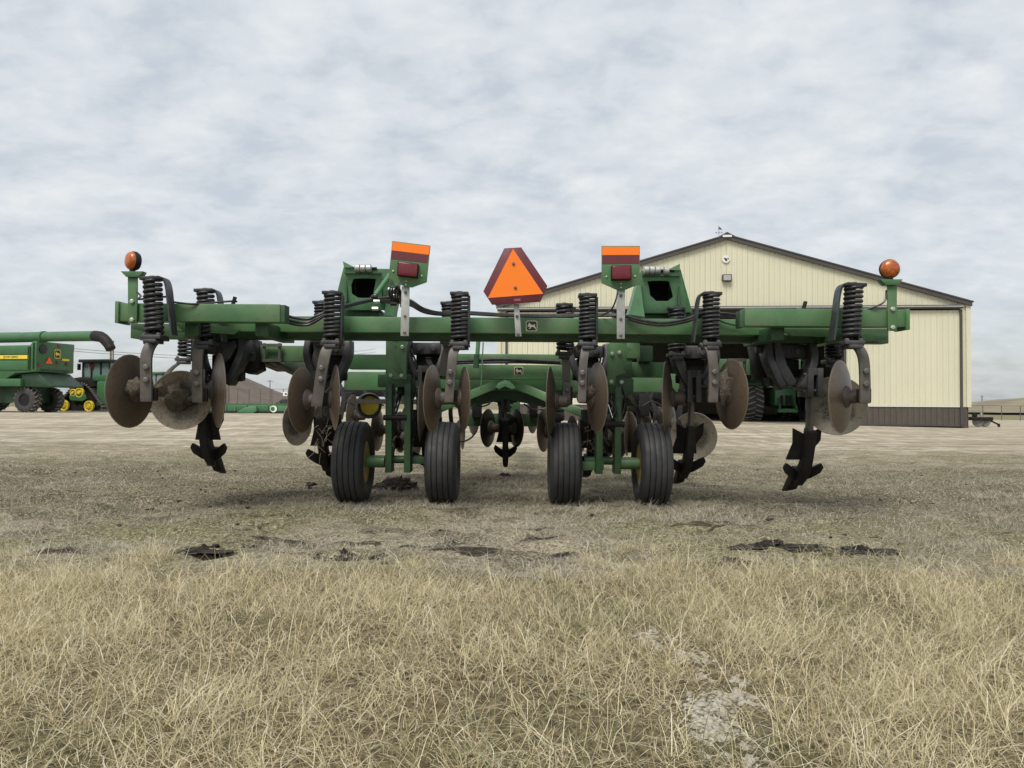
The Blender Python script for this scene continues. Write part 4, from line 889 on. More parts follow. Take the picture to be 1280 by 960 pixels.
for k in range(4): hose([(489 + k * 2.5, 374, 7.5), (486 + k * 4, 364 - k, 7.45), (492 + k * 2, 358, 7.45), (499 + k * 1.5, 366 + k * 2, 7.5), (501, 378 + k * 2, 7.5)], .009)
for (u0, v0, u1, v1, Yb, dd, nm, mm) in ((512, 512, 528, 548, 8.6, .2, 'bearing_hanger', 'black'), (728, 512, 744, 552, 8.6, .2, 'bearing_hanger', 'black'), (590, 498, 602, 522, 10.3, .12, 'bearing_hanger', 'black'), (662, 498, 672, 520, 10.3, .12, 'bearing_hanger', 'black'),
        (428, 490, 440, 515, 10.6, .1, 'bearing_hanger', 'black'), (800, 492, 812, 520, 10.6, .1, 'bearing_hanger', 'black'), (520, 500, 545, 507, 8.5, .1, 'cross_brace', 'green_dk'), (735, 505, 762, 512, 8.5, .1, 'cross_brace', 'green_dk'), (541, 485, 560, 500, 8.9, .2, 'frame_bracket', 'green_dk'), (690, 487, 716, 500, 8.9, .2, 'frame_bracket', 'green_dk'),
        (800, 432, 816, 452, 8.2, .2, 'frame_bracket', 'green_dk'), (783, 428, 800, 448, 8.0, .1, 'frame_bracket', 'green'), (540, 428, 552, 446, 8.4, .2, 'frame_bracket', 'black')):
    pbox(u0, v0, u1, v1, Yb, dd, nm, mm, .006)
for pts in ([(513, 436, 8.2), (520, 455, 8.2), (518, 480, 8.15), (522, 505, 8.1), (516, 528, 8.0), (500, 540, 7.95)], [(494, 480, 8.0), (489, 500, 7.95), (494, 522, 7.9), (502, 535, 7.9)], [(752, 440, 8.2), (748, 470, 8.2), (752, 500, 8.1), (760, 530, 8.0), (770, 545, 7.95)], [(776, 480, 8.0), (781, 500, 7.95), (776, 525, 7.9)],
            [(586, 500, 9.8), (600, 508, 9.9), (612, 504, 10.0), (604, 497, 10.1), (590, 505, 10.1)], [(655, 505, 10), (668, 512, 10.1), (690, 508, 10.1), (704, 500, 10)], [(430, 500, 10), (445, 506, 10), (462, 500, 10.1), (480, 507, 10.1)],
            [(786, 500, 10), (800, 508, 10), (815, 502, 10.1), (832, 510, 10.1)], [(560, 545, 9.0), (575, 552, 9.0), (588, 548, 9.1), (596, 538, 9.3)], [(520, 440, 8.5), (545, 446, 8.5), (560, 450, 8.5)]):
    hose(pts, .011)
for u, v, Yb in ((192, 421, 6.66), (1063, 428, 6.66), (415, 427, 7.2), (574, 429, 7.2), (734, 429, 7.2), (888, 429, 7.2), (258, 428, 7.2)):      # U-bolts holding the arms to the bars
    q = W(u, v, Yb + .1); ub = MB()
    for sx in (-.07, .07): ub.cyl(q + Vector((sx, 0, -.04)), q + Vector((sx, 0, .17)), .011, 6); ub.cyl(q + Vector((sx, 0, -.065)), q + Vector((sx, 0, -.035)), .021, 6)
    ub.bx(q.x - .10, q.x + .10, q.y - .05, q.y + .09, q.z - .034, q.z - .016).build('u_bolt', 'cast', rip)
# straw caught on the shanks
st_ = MB()
for (uc, vc, Yc, n) in ((405, 545, 7.85, 26), (742, 548, 8.2, 26), (500, 545, 8.0, 8)):
    for k in range(n):
        c = W(uc + random.uniform(-12, 14), vc + random.uniform(-22, 22), Yc + random.uniform(-.06, .05)); d = Vector((random.uniform(-.1, .1), random.uniform(-.03, .03), random.uniform(-.16, .05)))
        st_.tube([c, c + d * .5 + Vector((random.uniform(-.03, .03), 0, 0)), c + d], .0022, 3)
o = st_.build('caught_straw', mat('straw', (.42, .36, .24), .9), rip); o['kind'] = 'stuff'

# ------------------------------------------------------------------ machines in the background
def wheel_at(parent, p, r, w, rot, rimr=.5, lugs=0, yellow=True, name='wheel'):
    Mx = Matrix.Translation(p) @ rot @ Matrix.Rotation(R(90), 4, 'Y')
    o = MB(Mx).lathe([(r * rimr * .98, -w * .42), (r * rimr * .6, -w * .15), (r * rimr * .25, -w * .2), (r * rimr * .25, w * .2), (r * rimr * .6, w * .15), (r * rimr * .98, w * .42)], 24).build(name, 'yellow' if yellow else 'black', parent)
    MB(Mx).lathe([(r * rimr, -w * .5), (r * .78, -w * .56), (r * .94, -w * .46), (r, -w * .2), (r, w * .2), (r * .94, w * .46), (r * .78, w * .56), (r * rimr, w * .5)], 32, closed=True).build('tyre', 'track', o)
    if lugs:
        lb = MB(Mx)
        for k in range(lugs):
            a = 2 * math.pi * k / lugs
            for sx in (-1, 1):
                a2 = a + (0 if sx > 0 else math.pi / lugs)
                A, B = Vector((r * math.cos(a2), r * math.sin(a2), sx * .02)), Vector((r * .96 * math.cos(a2 + .16), r * .96 * math.sin(a2 + .16), sx * w * .47))
                lb.beam(A, B, .05, .07, A.normalized())
        lb.build('tread_lugs', 'lug', o)['kind'] = 'stuff'
    return o
# combine harvester, rear to the right
CY = 44.0; cp = W(44, 500, CY); PHI = R(11); gzc = float(gz(cp.x, CY))
CB = Matrix.Translation((cp.x, CY, gzc)) @ Matrix.Rotation(math.pi - PHI, 4, 'Z')   # local +x forward, +y toward its left side (camera)
comb = empty('combine_harvester', (cp.x, CY, gzc), 'green combine harvester with folded unloading auger and yellow side stripe, at the left edge', 'combine')
cm = lambda: MB(CB)
W2 = 2.9
body = cm().prism([(0, 0, 2.35), (0, 0, 3.6), (-.05, 0, 4.12), (.25, 0, 4.12), (.45, 0, 3.88), (7.5, 0, 3.85), (7.5, 0, 2.0), (3.2, 0, 1.75), (2.4, 0, 1.75), (1.4, 0, 2.25)], (0, -W2, 0)).build('body', 'far_green', comb, bevel=.06)
cm().bx(.5, 6.6, .01, .06, 2.45, 3.0).build('side_panel', 'far_green', body, bevel=.02); cm().bx(.5, 6.6, .01, .08, 3.35, 3.80).build('side_panel', 'far_green', body, bevel=.03)
cm().bx(.5, 6.6, .02, .10, 3.08, 3.30).build('side_stripe', 'yellow', body)
cm().bx(.12, .18, .01, .05, 2.5, 4.0).build('panel_seam', 'deerblack', body); cm().bx(.37, .42, .01, .05, 2.4, 3.8).build('panel_seam', 'deerblack', body)
cm().lathe([(.28, 0), (.28, .05), (.2, .06)], 20, Matrix.Translation((-.03, -.45, 3.68)) @ Matrix.Rotation(R(-90), 4, 'Y')).build('air_intake', 'deerblack', body)
cm().prism([(-.03, -.65, 2.85), (-.03, -1.15, 2.85), (-.03, -.9, 3.25)], (-.03, 0, 0)).build('slow_vehicle_sign', mat('far_orange', (.95, .10, .02), .5), body)
for y_, z_ in ((-1.65, 3.95), (-1.6, 2.95), (-2.35, 2.9), (-.25, 2.75)): cm().bx(-.06, -.02, y_ - .12, y_ + .12, z_ - .09, z_ + .09).build('tail_lamp', 'lens_red', body)
cm().bx(-.05, -.02, -2.45, -1.9, 3.08, 3.2).build('rear_decal', 'yellow', body)
cm().bx(-.05, -.02, -2.5, -.35, 2.42, 2.50).build('panel_seam', 'deerblack', body)
badge(CB @ Vector((-.03, -1.55, 3.45)), .24, body, 'logo_y', Matrix.Rotation(R(90) - PHI, 4, 'Z'), 1.1)
cm().prism([(.1, -.2, 2.3), (-.9, -.2, 1.55), (-.9, -.2, 1.45), (.9, -.2, 1.5), (1.2, -.2, 2.2)], (0, -2.5, 0)).build('straw_spreader', 'far_dk', comb, bevel=.03)
cm().bx(.9, 7.2, -2.3, -.5, .55, 2.2).build('chassis', 'far_dk', comb); cm().bx(1.0, 3.6, -.45, .02, 1.5, 1.95).build('lower_shield', 'far_green', comb, bevel=.05)
cm().beam((4.0, .05, 2.2), (2.6, .05, 1.2), .12, .3).build('ladder', 'far_green', comb)
rotc = Matrix.Rotation(math.pi / 2 - PHI, 4, 'Z')
for yy in (-.55, -2.3): wheel_at(comb, CB @ Vector((1.0, yy, .72)), .74, .55, rotc, lugs=18, yellow=False)
for yy in (.15, -3.0): wheel_at(comb, CB @ Vector((5.7, yy, .98)), 1.0, .7, rotc, lugs=20)
au = MB().tube([W(-60, 424, 48), W(55, 421, 44.5)], .30, 16).build('unloading_auger', 'far_green', comb)
MB().tube([W(54, 421, 44.4), W(120, 420, 42)], .285, 16).build('auger_tube', 'far_green', au)
MB().tube([W(53, 421, 44.4), W(56, 421, 44.3)], .33, 16).build('auger_joint', 'far_green', au)
sp_ = MB().tube(bez([W(118.5, 420, 42), W(127, 421.5, 41.7), W(134, 428, 41.5), W(138.5, 436, 41.4)], 4), [.30, .30, .30, .30, .29, .29, .28, .28, .28, .27, .26, .26, .26], 16).build('spout', 'black', au)
MB().tube([W(-40, 419, 47), W(25, 417.5, 47)], .12, 8).build('grain_tank_edge', 'deerblack', comb)
def text(body_, size, Mx, m, parent):
    cu = bpy.data.curves.new('lettering', 'FONT'); cu.body = body_; cu.size = size; cu.extrude = .004; cu.align_x = 'CENTER'; cu.align_y = 'CENTER'
    tmp = bpy.data.objects.new('lettering_tmp', cu); COL.objects.link(tmp); dg = bpy.context.evaluated_depsgraph_get()
    me_ = bpy.data.meshes.new_from_object(tmp.evaluated_get(dg)); bpy.data.objects.remove(tmp); me_.name = 'lettering'
    me_.materials.clear(); me_.materials.append(M[m]); return put('lettering', me_, parent, Mx)
text('JOHN DEERE', .17, CB @ Matrix.Translation((1.6, .106, 3.19)) @ Matrix.Rotation(math.pi, 4, 'Z') @ Matrix.Rotation(R(90), 4, 'X'), 'far_green', body)

# tracked tractor right of it
def tracked_tractor():
    Yt = 50.0; p0 = W(100, 512, Yt); z0 = float(gz(p0.x, Yt)); th = R(14)
    T = Matrix.Translation((p0.x, Yt, z0)) @ Matrix.Rotation(-th, 4, 'Z')     # x right, y away
    k = Yt / FPX; t = empty('tracked_tractor', (p0.x, Yt, z0), 'green tractor on triangular rubber tracks with yellow wheels, parked right of the combine', 'tractor')
    px = lambda u, v: ((u - 100) * k, (512 - v) * k)
    for n_, (dx_, yo) in enumerate(((0, 0), (1.3, 2.6))):
        loop = [px(*q) for q in ((66, 505), (70, 498), (86, 482), (92, 477.5), (100, 476), (108, 478), (114, 483), (131, 503), (133, 508), (130, 512), (123, 513.2), (72, 513.2), (67, 510))]
        loop = [(a + dx_, max(b, .03)) for a, b in loop]; N = len(loop); c = Vector((sum(a for a, b in loop) / N, sum(b for a, b in loop) / N))
        inner = [tuple(Vector(q) + (c - Vector(q)).normalized() * .11) for q in loop]
        tk = MB(T).plate_hole([(a, yo, b) for a, b in loop], [(a, yo, b) for a, b in inner], (0, .75, 0)).build('rubber_track', 'track', t, smooth=.5)
        MB(T).prism([(a, yo + .3, b) for a, b in inner], (0, .2, 0)).build('track_web', 'black', tk)
        lb = MB(T)
        for i in range(N):
            A, B = Vector(loop[i]), Vector(loop[(i + 1) % N]); m_ = max(1, int((B - A).length / .17)); nn = Vector(((B - A).y, -(B - A).x)).normalized()
            if (((A + B) / 2) - c).dot(nn) < 0: nn = -nn
            for j in range(m_):
                q = A.lerp(B, (j + .5) / m_) + nn * .03; lb.box((q.x, yo + .375, q.y), (.07, .8, .07))
        lb.build('track_lugs', 'lug', tk)['kind'] = 'stuff'
        for (u, v, r_) in ((76, 505, 7.0), (113.5, 505.5, 7.0), (99, 488.5, 6.2), (89.5, 488.5, 4.5)):
            a, b = px(u, v); Mx = T @ Matrix.Translation((a + dx_, yo - .03, b)) @ Matrix.Rotation(R(90), 4, 'X'); r_ *= k
            wl = MB(Mx).lathe([(r_, -.1), (r_, .03), (r_ * .82, .04), (r_ * .75, .0), (r_ * .35, -.01), (r_ * .33, .07), (r_ * .1, .08)], 22).build('track_wheel', 'yellow', tk)
            for q in range(8): MB(Mx @ Matrix.Translation((r_ * .55 * math.cos(q * .785), r_ * .55 * math.sin(q * .785), -.005))).lathe([(.032, 0), (.032, .012)], 8).build('wheel_hole', 'deerblack', wl)
        for u in (90, 99): 
            a, b = px(u, 508); MB(T @ Matrix.Translation((a + dx_, yo + .1, b)) @ Matrix.Rotation(R(90), 4, 'X')).lathe([(.24, -.1), (.24, .05)], 16).build('mid_roller', 'black', tk)
        q = [px(*w_) for w_ in ((84, 493), (88, 490), (108, 490), (110, 496), (104, 499), (86, 498))]
        MB(T).prism([(a + dx_, yo - .06, b) for a, b in q], (0, .1, 0)).build('track_frame', 'far_green', tk)
    f = lambda u0, u1, v0, v1, y0, y1: (px(u0, 0)[0], px(u1, 0)[0], y0, y1, px(0, v1)[1], px(0, v0)[1])
    MB(T).bx(*f(84, 134, 470, 497, .85, 2.5)).build('hull', 'far_green', t, bevel=.08)
    MB(T).prism([(a, .0, b) for a, b in [px(*w_) for w_ in ((78, 478), (84, 471), (100, 469), (112, 471), (119, 480), (116, 482), (104, 475), (92, 475), (82, 482))]], (0, .8, 0)).build('fender', 'black', t, bevel=.02)
    cab = MB(T).bx(*f(93, 133, 450, 470, .6, 2.4)).build('cab_glass', 'glass', t, bevel=.03)
    for (u, y) in ((93, .55), (106, .55), (120, .55), (133, .55), (93, 2.4), (133, 2.4)): MB(T).bx(*f(u - .8, u + .8, 449, 471, y - .02, y + .06)).build('cab_pillar', 'deerblack', cab)
    MB(T).bx(*f(90, 136, 446.5, 450.5, .3, 2.6)).build('cab_roof', 'deerblack', t, bevel=.05)
    MB(T).bx(*f(112, 134, 466, 474, .3, 1.2)).build('rear_fender', 'far_green', t, bevel=.05)
    MB(T).prism([(a, .5, b) for a, b in [px(*w_) for w_ in ((103, 452), (110, 452), (108, 458.5), (105, 458.5))]], (0, .02, 0)).build('slow_vehicle_sign', M['lens_red'], t)
    MB(T).bx(*f(89, 91, 452, 460, .3, .5)).build('mirror', 'deerblack', t)
    MB(T).cyl((px(126, 0)[0], 1.2, 1.0), (px(132, 0)[0], 1.0, 2.0), .2, 12).build('rear_tank', 'far_green', t)
    MB(T).bx(*f(120, 136, 474, 505, .2, 1.6)).build('rear_hitch', 'far_green', t, bevel=.1)
tracked_tractor()
# another green tractor, mostly behind the rear discs
def cab_tractor(u, v, Y, name, label, rot, barn_shade=False, s=1.0):
    p = W(u, v, Y); z0 = float(gz(p.x, Y)) if not barn_shade else .2
    T = Matrix.Translation((p.x, Y, z0)) @ Matrix.Rotation(rot, 4, 'Z') @ Matrix.Scale(s, 4); t = empty(name, (p.x, Y, z0), label, 'tractor')
    RT = Matrix.Rotation(rot, 4, 'Z')
    MB(T).prism([(-.35, 1.0, 1.0), (-.35, 3.9, 1.0), (-.35, 3.9, 1.75), (-.35, 1.0, 2.0)], (.7, 0, 0)).build('hood', 'far_green', t, bevel=.08)
    MB(T).bx(-.5, .5, -.9, 1.0, .75, 1.6).build('chassis', 'far_green', t, bevel=.08)
    cab = MB(T).bx(-.75, .75, -.6, .98, 1.62, 2.85).build('cab_glass', 'glass', t, bevel=.04)
    for a in (-.76, .76):
        for b in (-.61, .2, .97): MB(T).bx(a - .04, a + .04, b - .04, b + .04, 1.6, 2.87).build('cab_pillar', 'deerblack', cab)
    MB(T).bx(-.9, .9, -.85, 1.1, 2.87, 3.05).build('cab_roof', 'far_green', t, bevel=.06)
    for a in (-1.42, 1.42):
        wheel_at(t, T @ Vector((a, -.1, .95 * 1.0)), .95 * s, .82 * s, RT, lugs=22, yellow=not barn_shade)  # inside the barn the rims are black, shade put into their colour
        MB(T).prism([(a - .3, -.9, 1.75), (a - .3, -.3, 2.02), (a - .3, .6, 1.95), (a - .3, .6, 2.0), (a - .3, -.3, 2.07), (a - .3, -.95, 1.8)], (.6, 0, 0)).build('fender', 'far_green', t)
        wheel_at(t, T @ Vector((a * .8, 3.1, .65)), .65 * s, .5 * s, RT, lugs=18, yellow=not barn_shade)
    h = MB(T).bx(-.45, .45, -1.3, -.92, .45, .62).build('rear_hitch', 'far_green', t)
    for a in (-.35, .35): MB(T).beam((a, -.9, 1.1), (a * 1.1, -1.35, .6), .09, .09).build('lift_arm', 'far_green', h)
    for a in (-.2, .05, .22): MB(T).bx(a - .06, a + .06, -1.0, -.91, .8, 1.25).build('rear_outlet', 'black', h)
    return t
cab_tractor(207, 514, 62, 'tractor', 'small green tractor far behind, showing only its cab between the left rear discs', R(60))
cab_tractor(975, 530, 37.5, 'tractor', 'green tractor in the dark barn doorway with chevron tyres', R(-3), True, 1.0)

# grain platform header lying on the lot
HY = 47.0; h0 = W(230, 512, HY); hz = float(gz(h0.x, HY)); kk = HY / FPX
head = empty('grain_header', (h0.x, HY, hz), 'long low green grain header lying on the gravel beyond the left discs', 'header')
hx = lambda u: (u - 640) * kk; hzv = lambda v: hz + (512 - v) * kk
MB().bx(hx(178), hx(415), HY, HY + .5, hzv(512), hzv(509.5)).build('skid_frame', 'deerblack', head)
for k, u in enumerate(range(180, 412, 26)):
    MB().bx(hx(u), hx(u + 25.4), HY + .02, HY + .3, hzv(509.4), hzv(502)).build('back_panel', 'far_green' if k % 3 else 'far_green_lt', head, bevel=.03)
    MB().bx(hx(u + 9), hx(u + 11), HY - .03, HY + .018, hzv(509), hzv(502.5)).build('brace', 'far_green_lt', head)
MB().beam((hx(178), HY + .15, hzv(501)), (hx(415), HY + .15, hzv(500.5)), .2, .1).build('top_tube', 'far_green', head)
MB().prism([(hx(297), HY - .25, hzv(511)), (hx(307), HY - .25, hzv(505)), (hx(316), HY - .25, hzv(502.5)), (hx(322), HY - .25, hzv(503)), (hx(323), HY - .25, hzv(509)), (hx(318), HY - .25, hzv(512))], (0, .24, 0)).build('divider_snout', 'far_green_lt', head, bevel=.05)
MB().lathe([(.21, 0), (.21, .02)], 20, Matrix.Translation((hx(342.5), HY - .02, hzv(506.3))) @ Matrix.Rotation(R(90), 4, 'X')).build('round_emblem', 'white', head)
MB().lathe([(.13, 0), (.13, .006)], 16, Matrix.Translation((hx(342.5) - .05, HY - .0405, hzv(506.3))) @ Matrix.Rotation(R(90), 4, 'X')).build('emblem_mark', 'far_green', head)
for (u, r_) in ((353, .34), (270, .22), (222, .25)): MB().lump((hx(u), HY + .8, hzv(500.5)), r_, (1.6, 1, .8), int(u)).build('reel_drum', 'black', head)
rl = MB()
for k in range(26): rl.beam((hx(182 + k * 9), HY + .55, hzv(501)), (hx(184 + k * 9), HY + .6, hzv(498.6)), .06, .06)
rl.build('reel_tines', 'far_green_lt', head)['kind'] = 'stuff'

# ------------------------------------------------------------------ fences, poles, power lines
def fence(u0, u1, du, v_b, v_t, Y, label, slope=0.0):
    p0 = W(u0, v_b, Y); t = empty('chain_link_fence', p0, label, 'fence'); k = Y / FPX; n = int((u1 - u0) / du); H = (v_b - v_t) * k
    for i in range(n + 1):
        x = p0.x + i * du * k; z = p0.z + slope * i
        MB().cyl((x, Y, z - .6), (x, Y, z + H), .045, 6).build('fence_post', 'post', t)
    zr = p0.z + H; xe = p0.x + n * du * k; ze = slope * n
    MB().cyl((p0.x, Y, zr), (xe, Y, zr + ze), .03, 6).build('top_rail', 'post', t)
    mesh_ = MB(); m_ = 5
    for j in range(m_): mesh_.beam((p0.x, Y + .05, p0.z + .12 + j * H / m_), (xe, Y + .05, p0.z + .12 + j * H / m_ + ze), .012, .012)
    o = mesh_.build('fence_wire', 'post', t); o['kind'] = 'stuff'
fence(226, 425, 14.2, 503, 485.5, 95, 'chain link fence running in front of the brown spoil hill')
fence(1205, 1420, 23.5, 526, 507, 85, 'chain link fence on the slope right of the barn')
MB().bx(W(1205, 527, 88).x, W(1480, 527, 88).x, 86.5, 92, -1.6, W(1240, 526, 88).z).build('far_lane', mat('pale_lane', (.45, .42, .36), .9))['kind'] = 'structure'
poles = []
for (u, vt, vb, Y, label, r) in ((138.5, 430, 514, 62, 'slim utility pole right of the auger spout', .10), (141.5, 426, 514, 75, 'taller pale utility pole behind the auger spout', .09), (285.5, 462, 497, 110, 'thick utility pole standing before the brown hill', .17), (337.5, 475, 497, 150, 'small distant utility pole on the hill slope right of the thick one', .1), (1227.5, 494.5, 508, 230, 'tiny utility pole on the skyline right of the barn', .16)):
    a, b = W(u, vb, Y), W(u, vt, Y); t = empty('utility_pole', (a.x, Y, a.z), label, 'pole')
    MB().tube([a - Vector((0, 0, 1)), b], [r, r * .75], 8).build('shaft', 'polewood', t)
    
    if u > 200: MB().beam(b + Vector((-.6, 0, -.25)), b + Vector((.6, 0, -.25)), .09, .09).build('crossarm', 'polewood', t)
    poles.append(b)
for i, (a, b, sag) in enumerate(((W(60, 433, 75), W(470, 436, 130), 1.2), (W(60, 436, 75), W(470, 440, 130), 1.2))):
    pts = [a.lerp(b, t / 12) - Vector((0, 0, sag * 4 * (t / 12) * (1 - t / 12))) for t in range(13)]
    o = MB().tube(pts, .022, 4).build('power_line', 'post'); tag(o, ('upper', 'lower')[i] + ' of two thin power lines crossing the sky behind the left discs', 'power line')
sgp = W(356.5, 503, 90); sg = empty('fence_sign', sgp, 'small white square sign on the far fence left of the middle disc', 'sign')
k9 = 90 / FPX; MB().cyl(sgp - Vector((0, 0, .6)), sgp + Vector((0, 0, 12 * k9)), .04, 6).build('sign_post', 'post', sg)
MB().box(sgp + Vector((.02, -.06, 10.5 * k9)), (6 * k9, .03, 5 * k9)).build('sign_plate', 'white', sg); MB().box(sgp + Vector((.08, -.082, 10.5 * k9)), (2.4 * k9, .012, 2 * k9)).build('sign_mark', 'deerblack', sg)
# small trailed machine beside the barn
ty = 36.0; t0 = W(1228, 534, ty); tz = float(gz(t0.x, ty)); tk_ = ty / FPX
gl = empty('trailer', (t0.x, ty, tz), 'small black two wheeled trailer beside the right corner of the barn', 'trailer')
for u in (1222.5, 1231): MB().lathe([(.10, -.07), (.20, -.07), (.235, -.04), (.235, .04), (.20, .07), (.10, .07)], 18, Matrix.Translation((t0.x + (u - 1228) * tk_, ty, tz + .24)) @ Matrix.Rotation(R(70), 4, 'Z') @ Matrix.Rotation(R(90), 4, 'Y')).build('wheel', 'lug', gl)
MB().bx(t0.x - .6, t0.x + .4, ty - .2, ty + .5, tz + .30, tz + .46).build('deck', 'black', gl, bevel=.02); MB().beam((t0.x + .35, ty, tz + .3), (t0.x + .72, ty - .1, tz + .1), .07, .07).build('drawbar', 'black', gl)
MB().bx(t0.x + .67, t0.x + .74, ty - .15, ty - .05, tz, tz + .16).build('jack', 'black', gl); MB().bx(t0.x - .38, t0.x - .22, ty, ty + .2, tz + .46, tz + .62).build('engine', 'black', gl, bevel=.02)
MB().cyl((t0.x - .05, ty, tz + .46), (t0.x - .05, ty, tz + .66), .05, 8).build('tank', 'galv', gl)

# ------------------------------------------------------------------ clods, soil, gravel, grass
def clod(u, v, Y, size, label, seed):
    p = W(u, v, Y); z = float(gzf(p.x, Y)); mb = MB()
    mb.lump((p.x, Y, z - size[2] * .02), 1, (size[0] * .72, size[1] * .75, size[2] * .10), seed, .75, 22, 10)
    rr = random.Random(seed); n = 60 if size[0] > .15 else 14
    for k in range(n):
        a = max(-.85, min(.85, rr.gauss(0, .42))); b_ = max(-.7, min(.7, rr.gauss(0, .35))); xx, yy_ = p.x + a * size[0] * .8, Y + b_ * size[1] * .8
        mb.lump((xx, yy_, float(gzf(xx, yy_)) + size[2] * .10 * (1 - abs(a))), size[2] * rr.uniform(.10, .50) * (1 - .35 * abs(a)) * (1.5 if size[2] > .1 else 1), (rr.uniform(1.0, 2.0), 1.2, .9), seed * 31 + k, .65, 9, 6)
    tag(mb.build('soil_clod', 'soil', smooth=.5), label, 'clod', 'dark clods of soil dropped on the turf')
clod(493, 606, 9.2, (.20, .16, .17), 'mounded dark soil clod between the two left tyres', 1)
clod(900, 708, 4.9, (.38, .10, .05), 'long dark soil clod at the edge of the tall grass, right of centre', 2)
clod(436, 698, 5.1, (.32, .15, .05), 'broken dark soil clod left of centre ahead of the tall grass', 3)
clod(975, 686, 5.5, (.42, .12, .05), 'flat dark soil clod behind the long right hand clod', 4)
clod(1078, 696, 5.3, (.28, .12, .045), 'dark soil clod farthest to the right on the turf', 5)
clod(632, 590, 10.6, (.10, .08, .07), 'tiny soil clod below the middle ripper point', 6)
clod(392, 599, 9.4, (.12, .08, .07), 'small soil clod left of the outer left tyre', 7)
clod(748, 620, 8.2, (.14, .08, .06), 'small soil clod between the two right tyres', 8)
clod(248, 694, 5.2, (.22, .12, .045), 'dark soil clod farthest to the left on the turf', 9)
clod(705, 694, 5.25, (.12, .08, .04), 'small dark soil clod below the third tyre, near the tall grass', 10)
cb_ = MB()
for k in range(380):
    y = random.uniform(4.9, 12.5); x = random.uniform(-.75, .75) * y; s_ = .005 + .017 * random.random() ** 4
    cb_.lump((x, y, float(gzf(x, y)) + s_ * .3), s_, (1.3, 1.2, .7), k, .4, 6, 4)
tag(cb_.build('soil_crumbs', 'soil', smooth=1.0), 'small crumbs of dark soil scattered over the turf', 'soil', kind='stuff')

path = [W(800, 792, 3.42), W(850, 808, 3.2), W(905, 845, 2.86), W(925, 862, 2.73), W(880, 880, 2.6), W(890, 910, 2.42), W(935, 940, 2.27)]
PXY = np.array([(p.x, p.y) for p in bez(path, 8)])
def pathdist(x, y):
    d = np.full(x.shape, 9.0)
    for (a, b) in PXY: d = np.minimum(d, np.hypot(x - a, (y - b)))
    return d
gb = MB()
for k in range(3600):
    a, b = PXY[random.randrange(len(PXY))]; x = a + random.gauss(0, .042); y = b + random.gauss(0, .05); s_ = .0016 + .0095 * random.random() ** 5
    if float(fbm(np.array(x * 9.), np.array(y * 9.), 3)) < .40: continue
    gb.lump((x, y, float(gzf(x, y)) + s_ * .4), s_ * random.uniform(.8, 1.25), (1.2, 1, .75), k, .3, 6, 4)
tag(gb.build('gravel', 'stone', smooth=.8), 'pale gravel showing through the tall dry grass', 'gravel', kind='stuff')

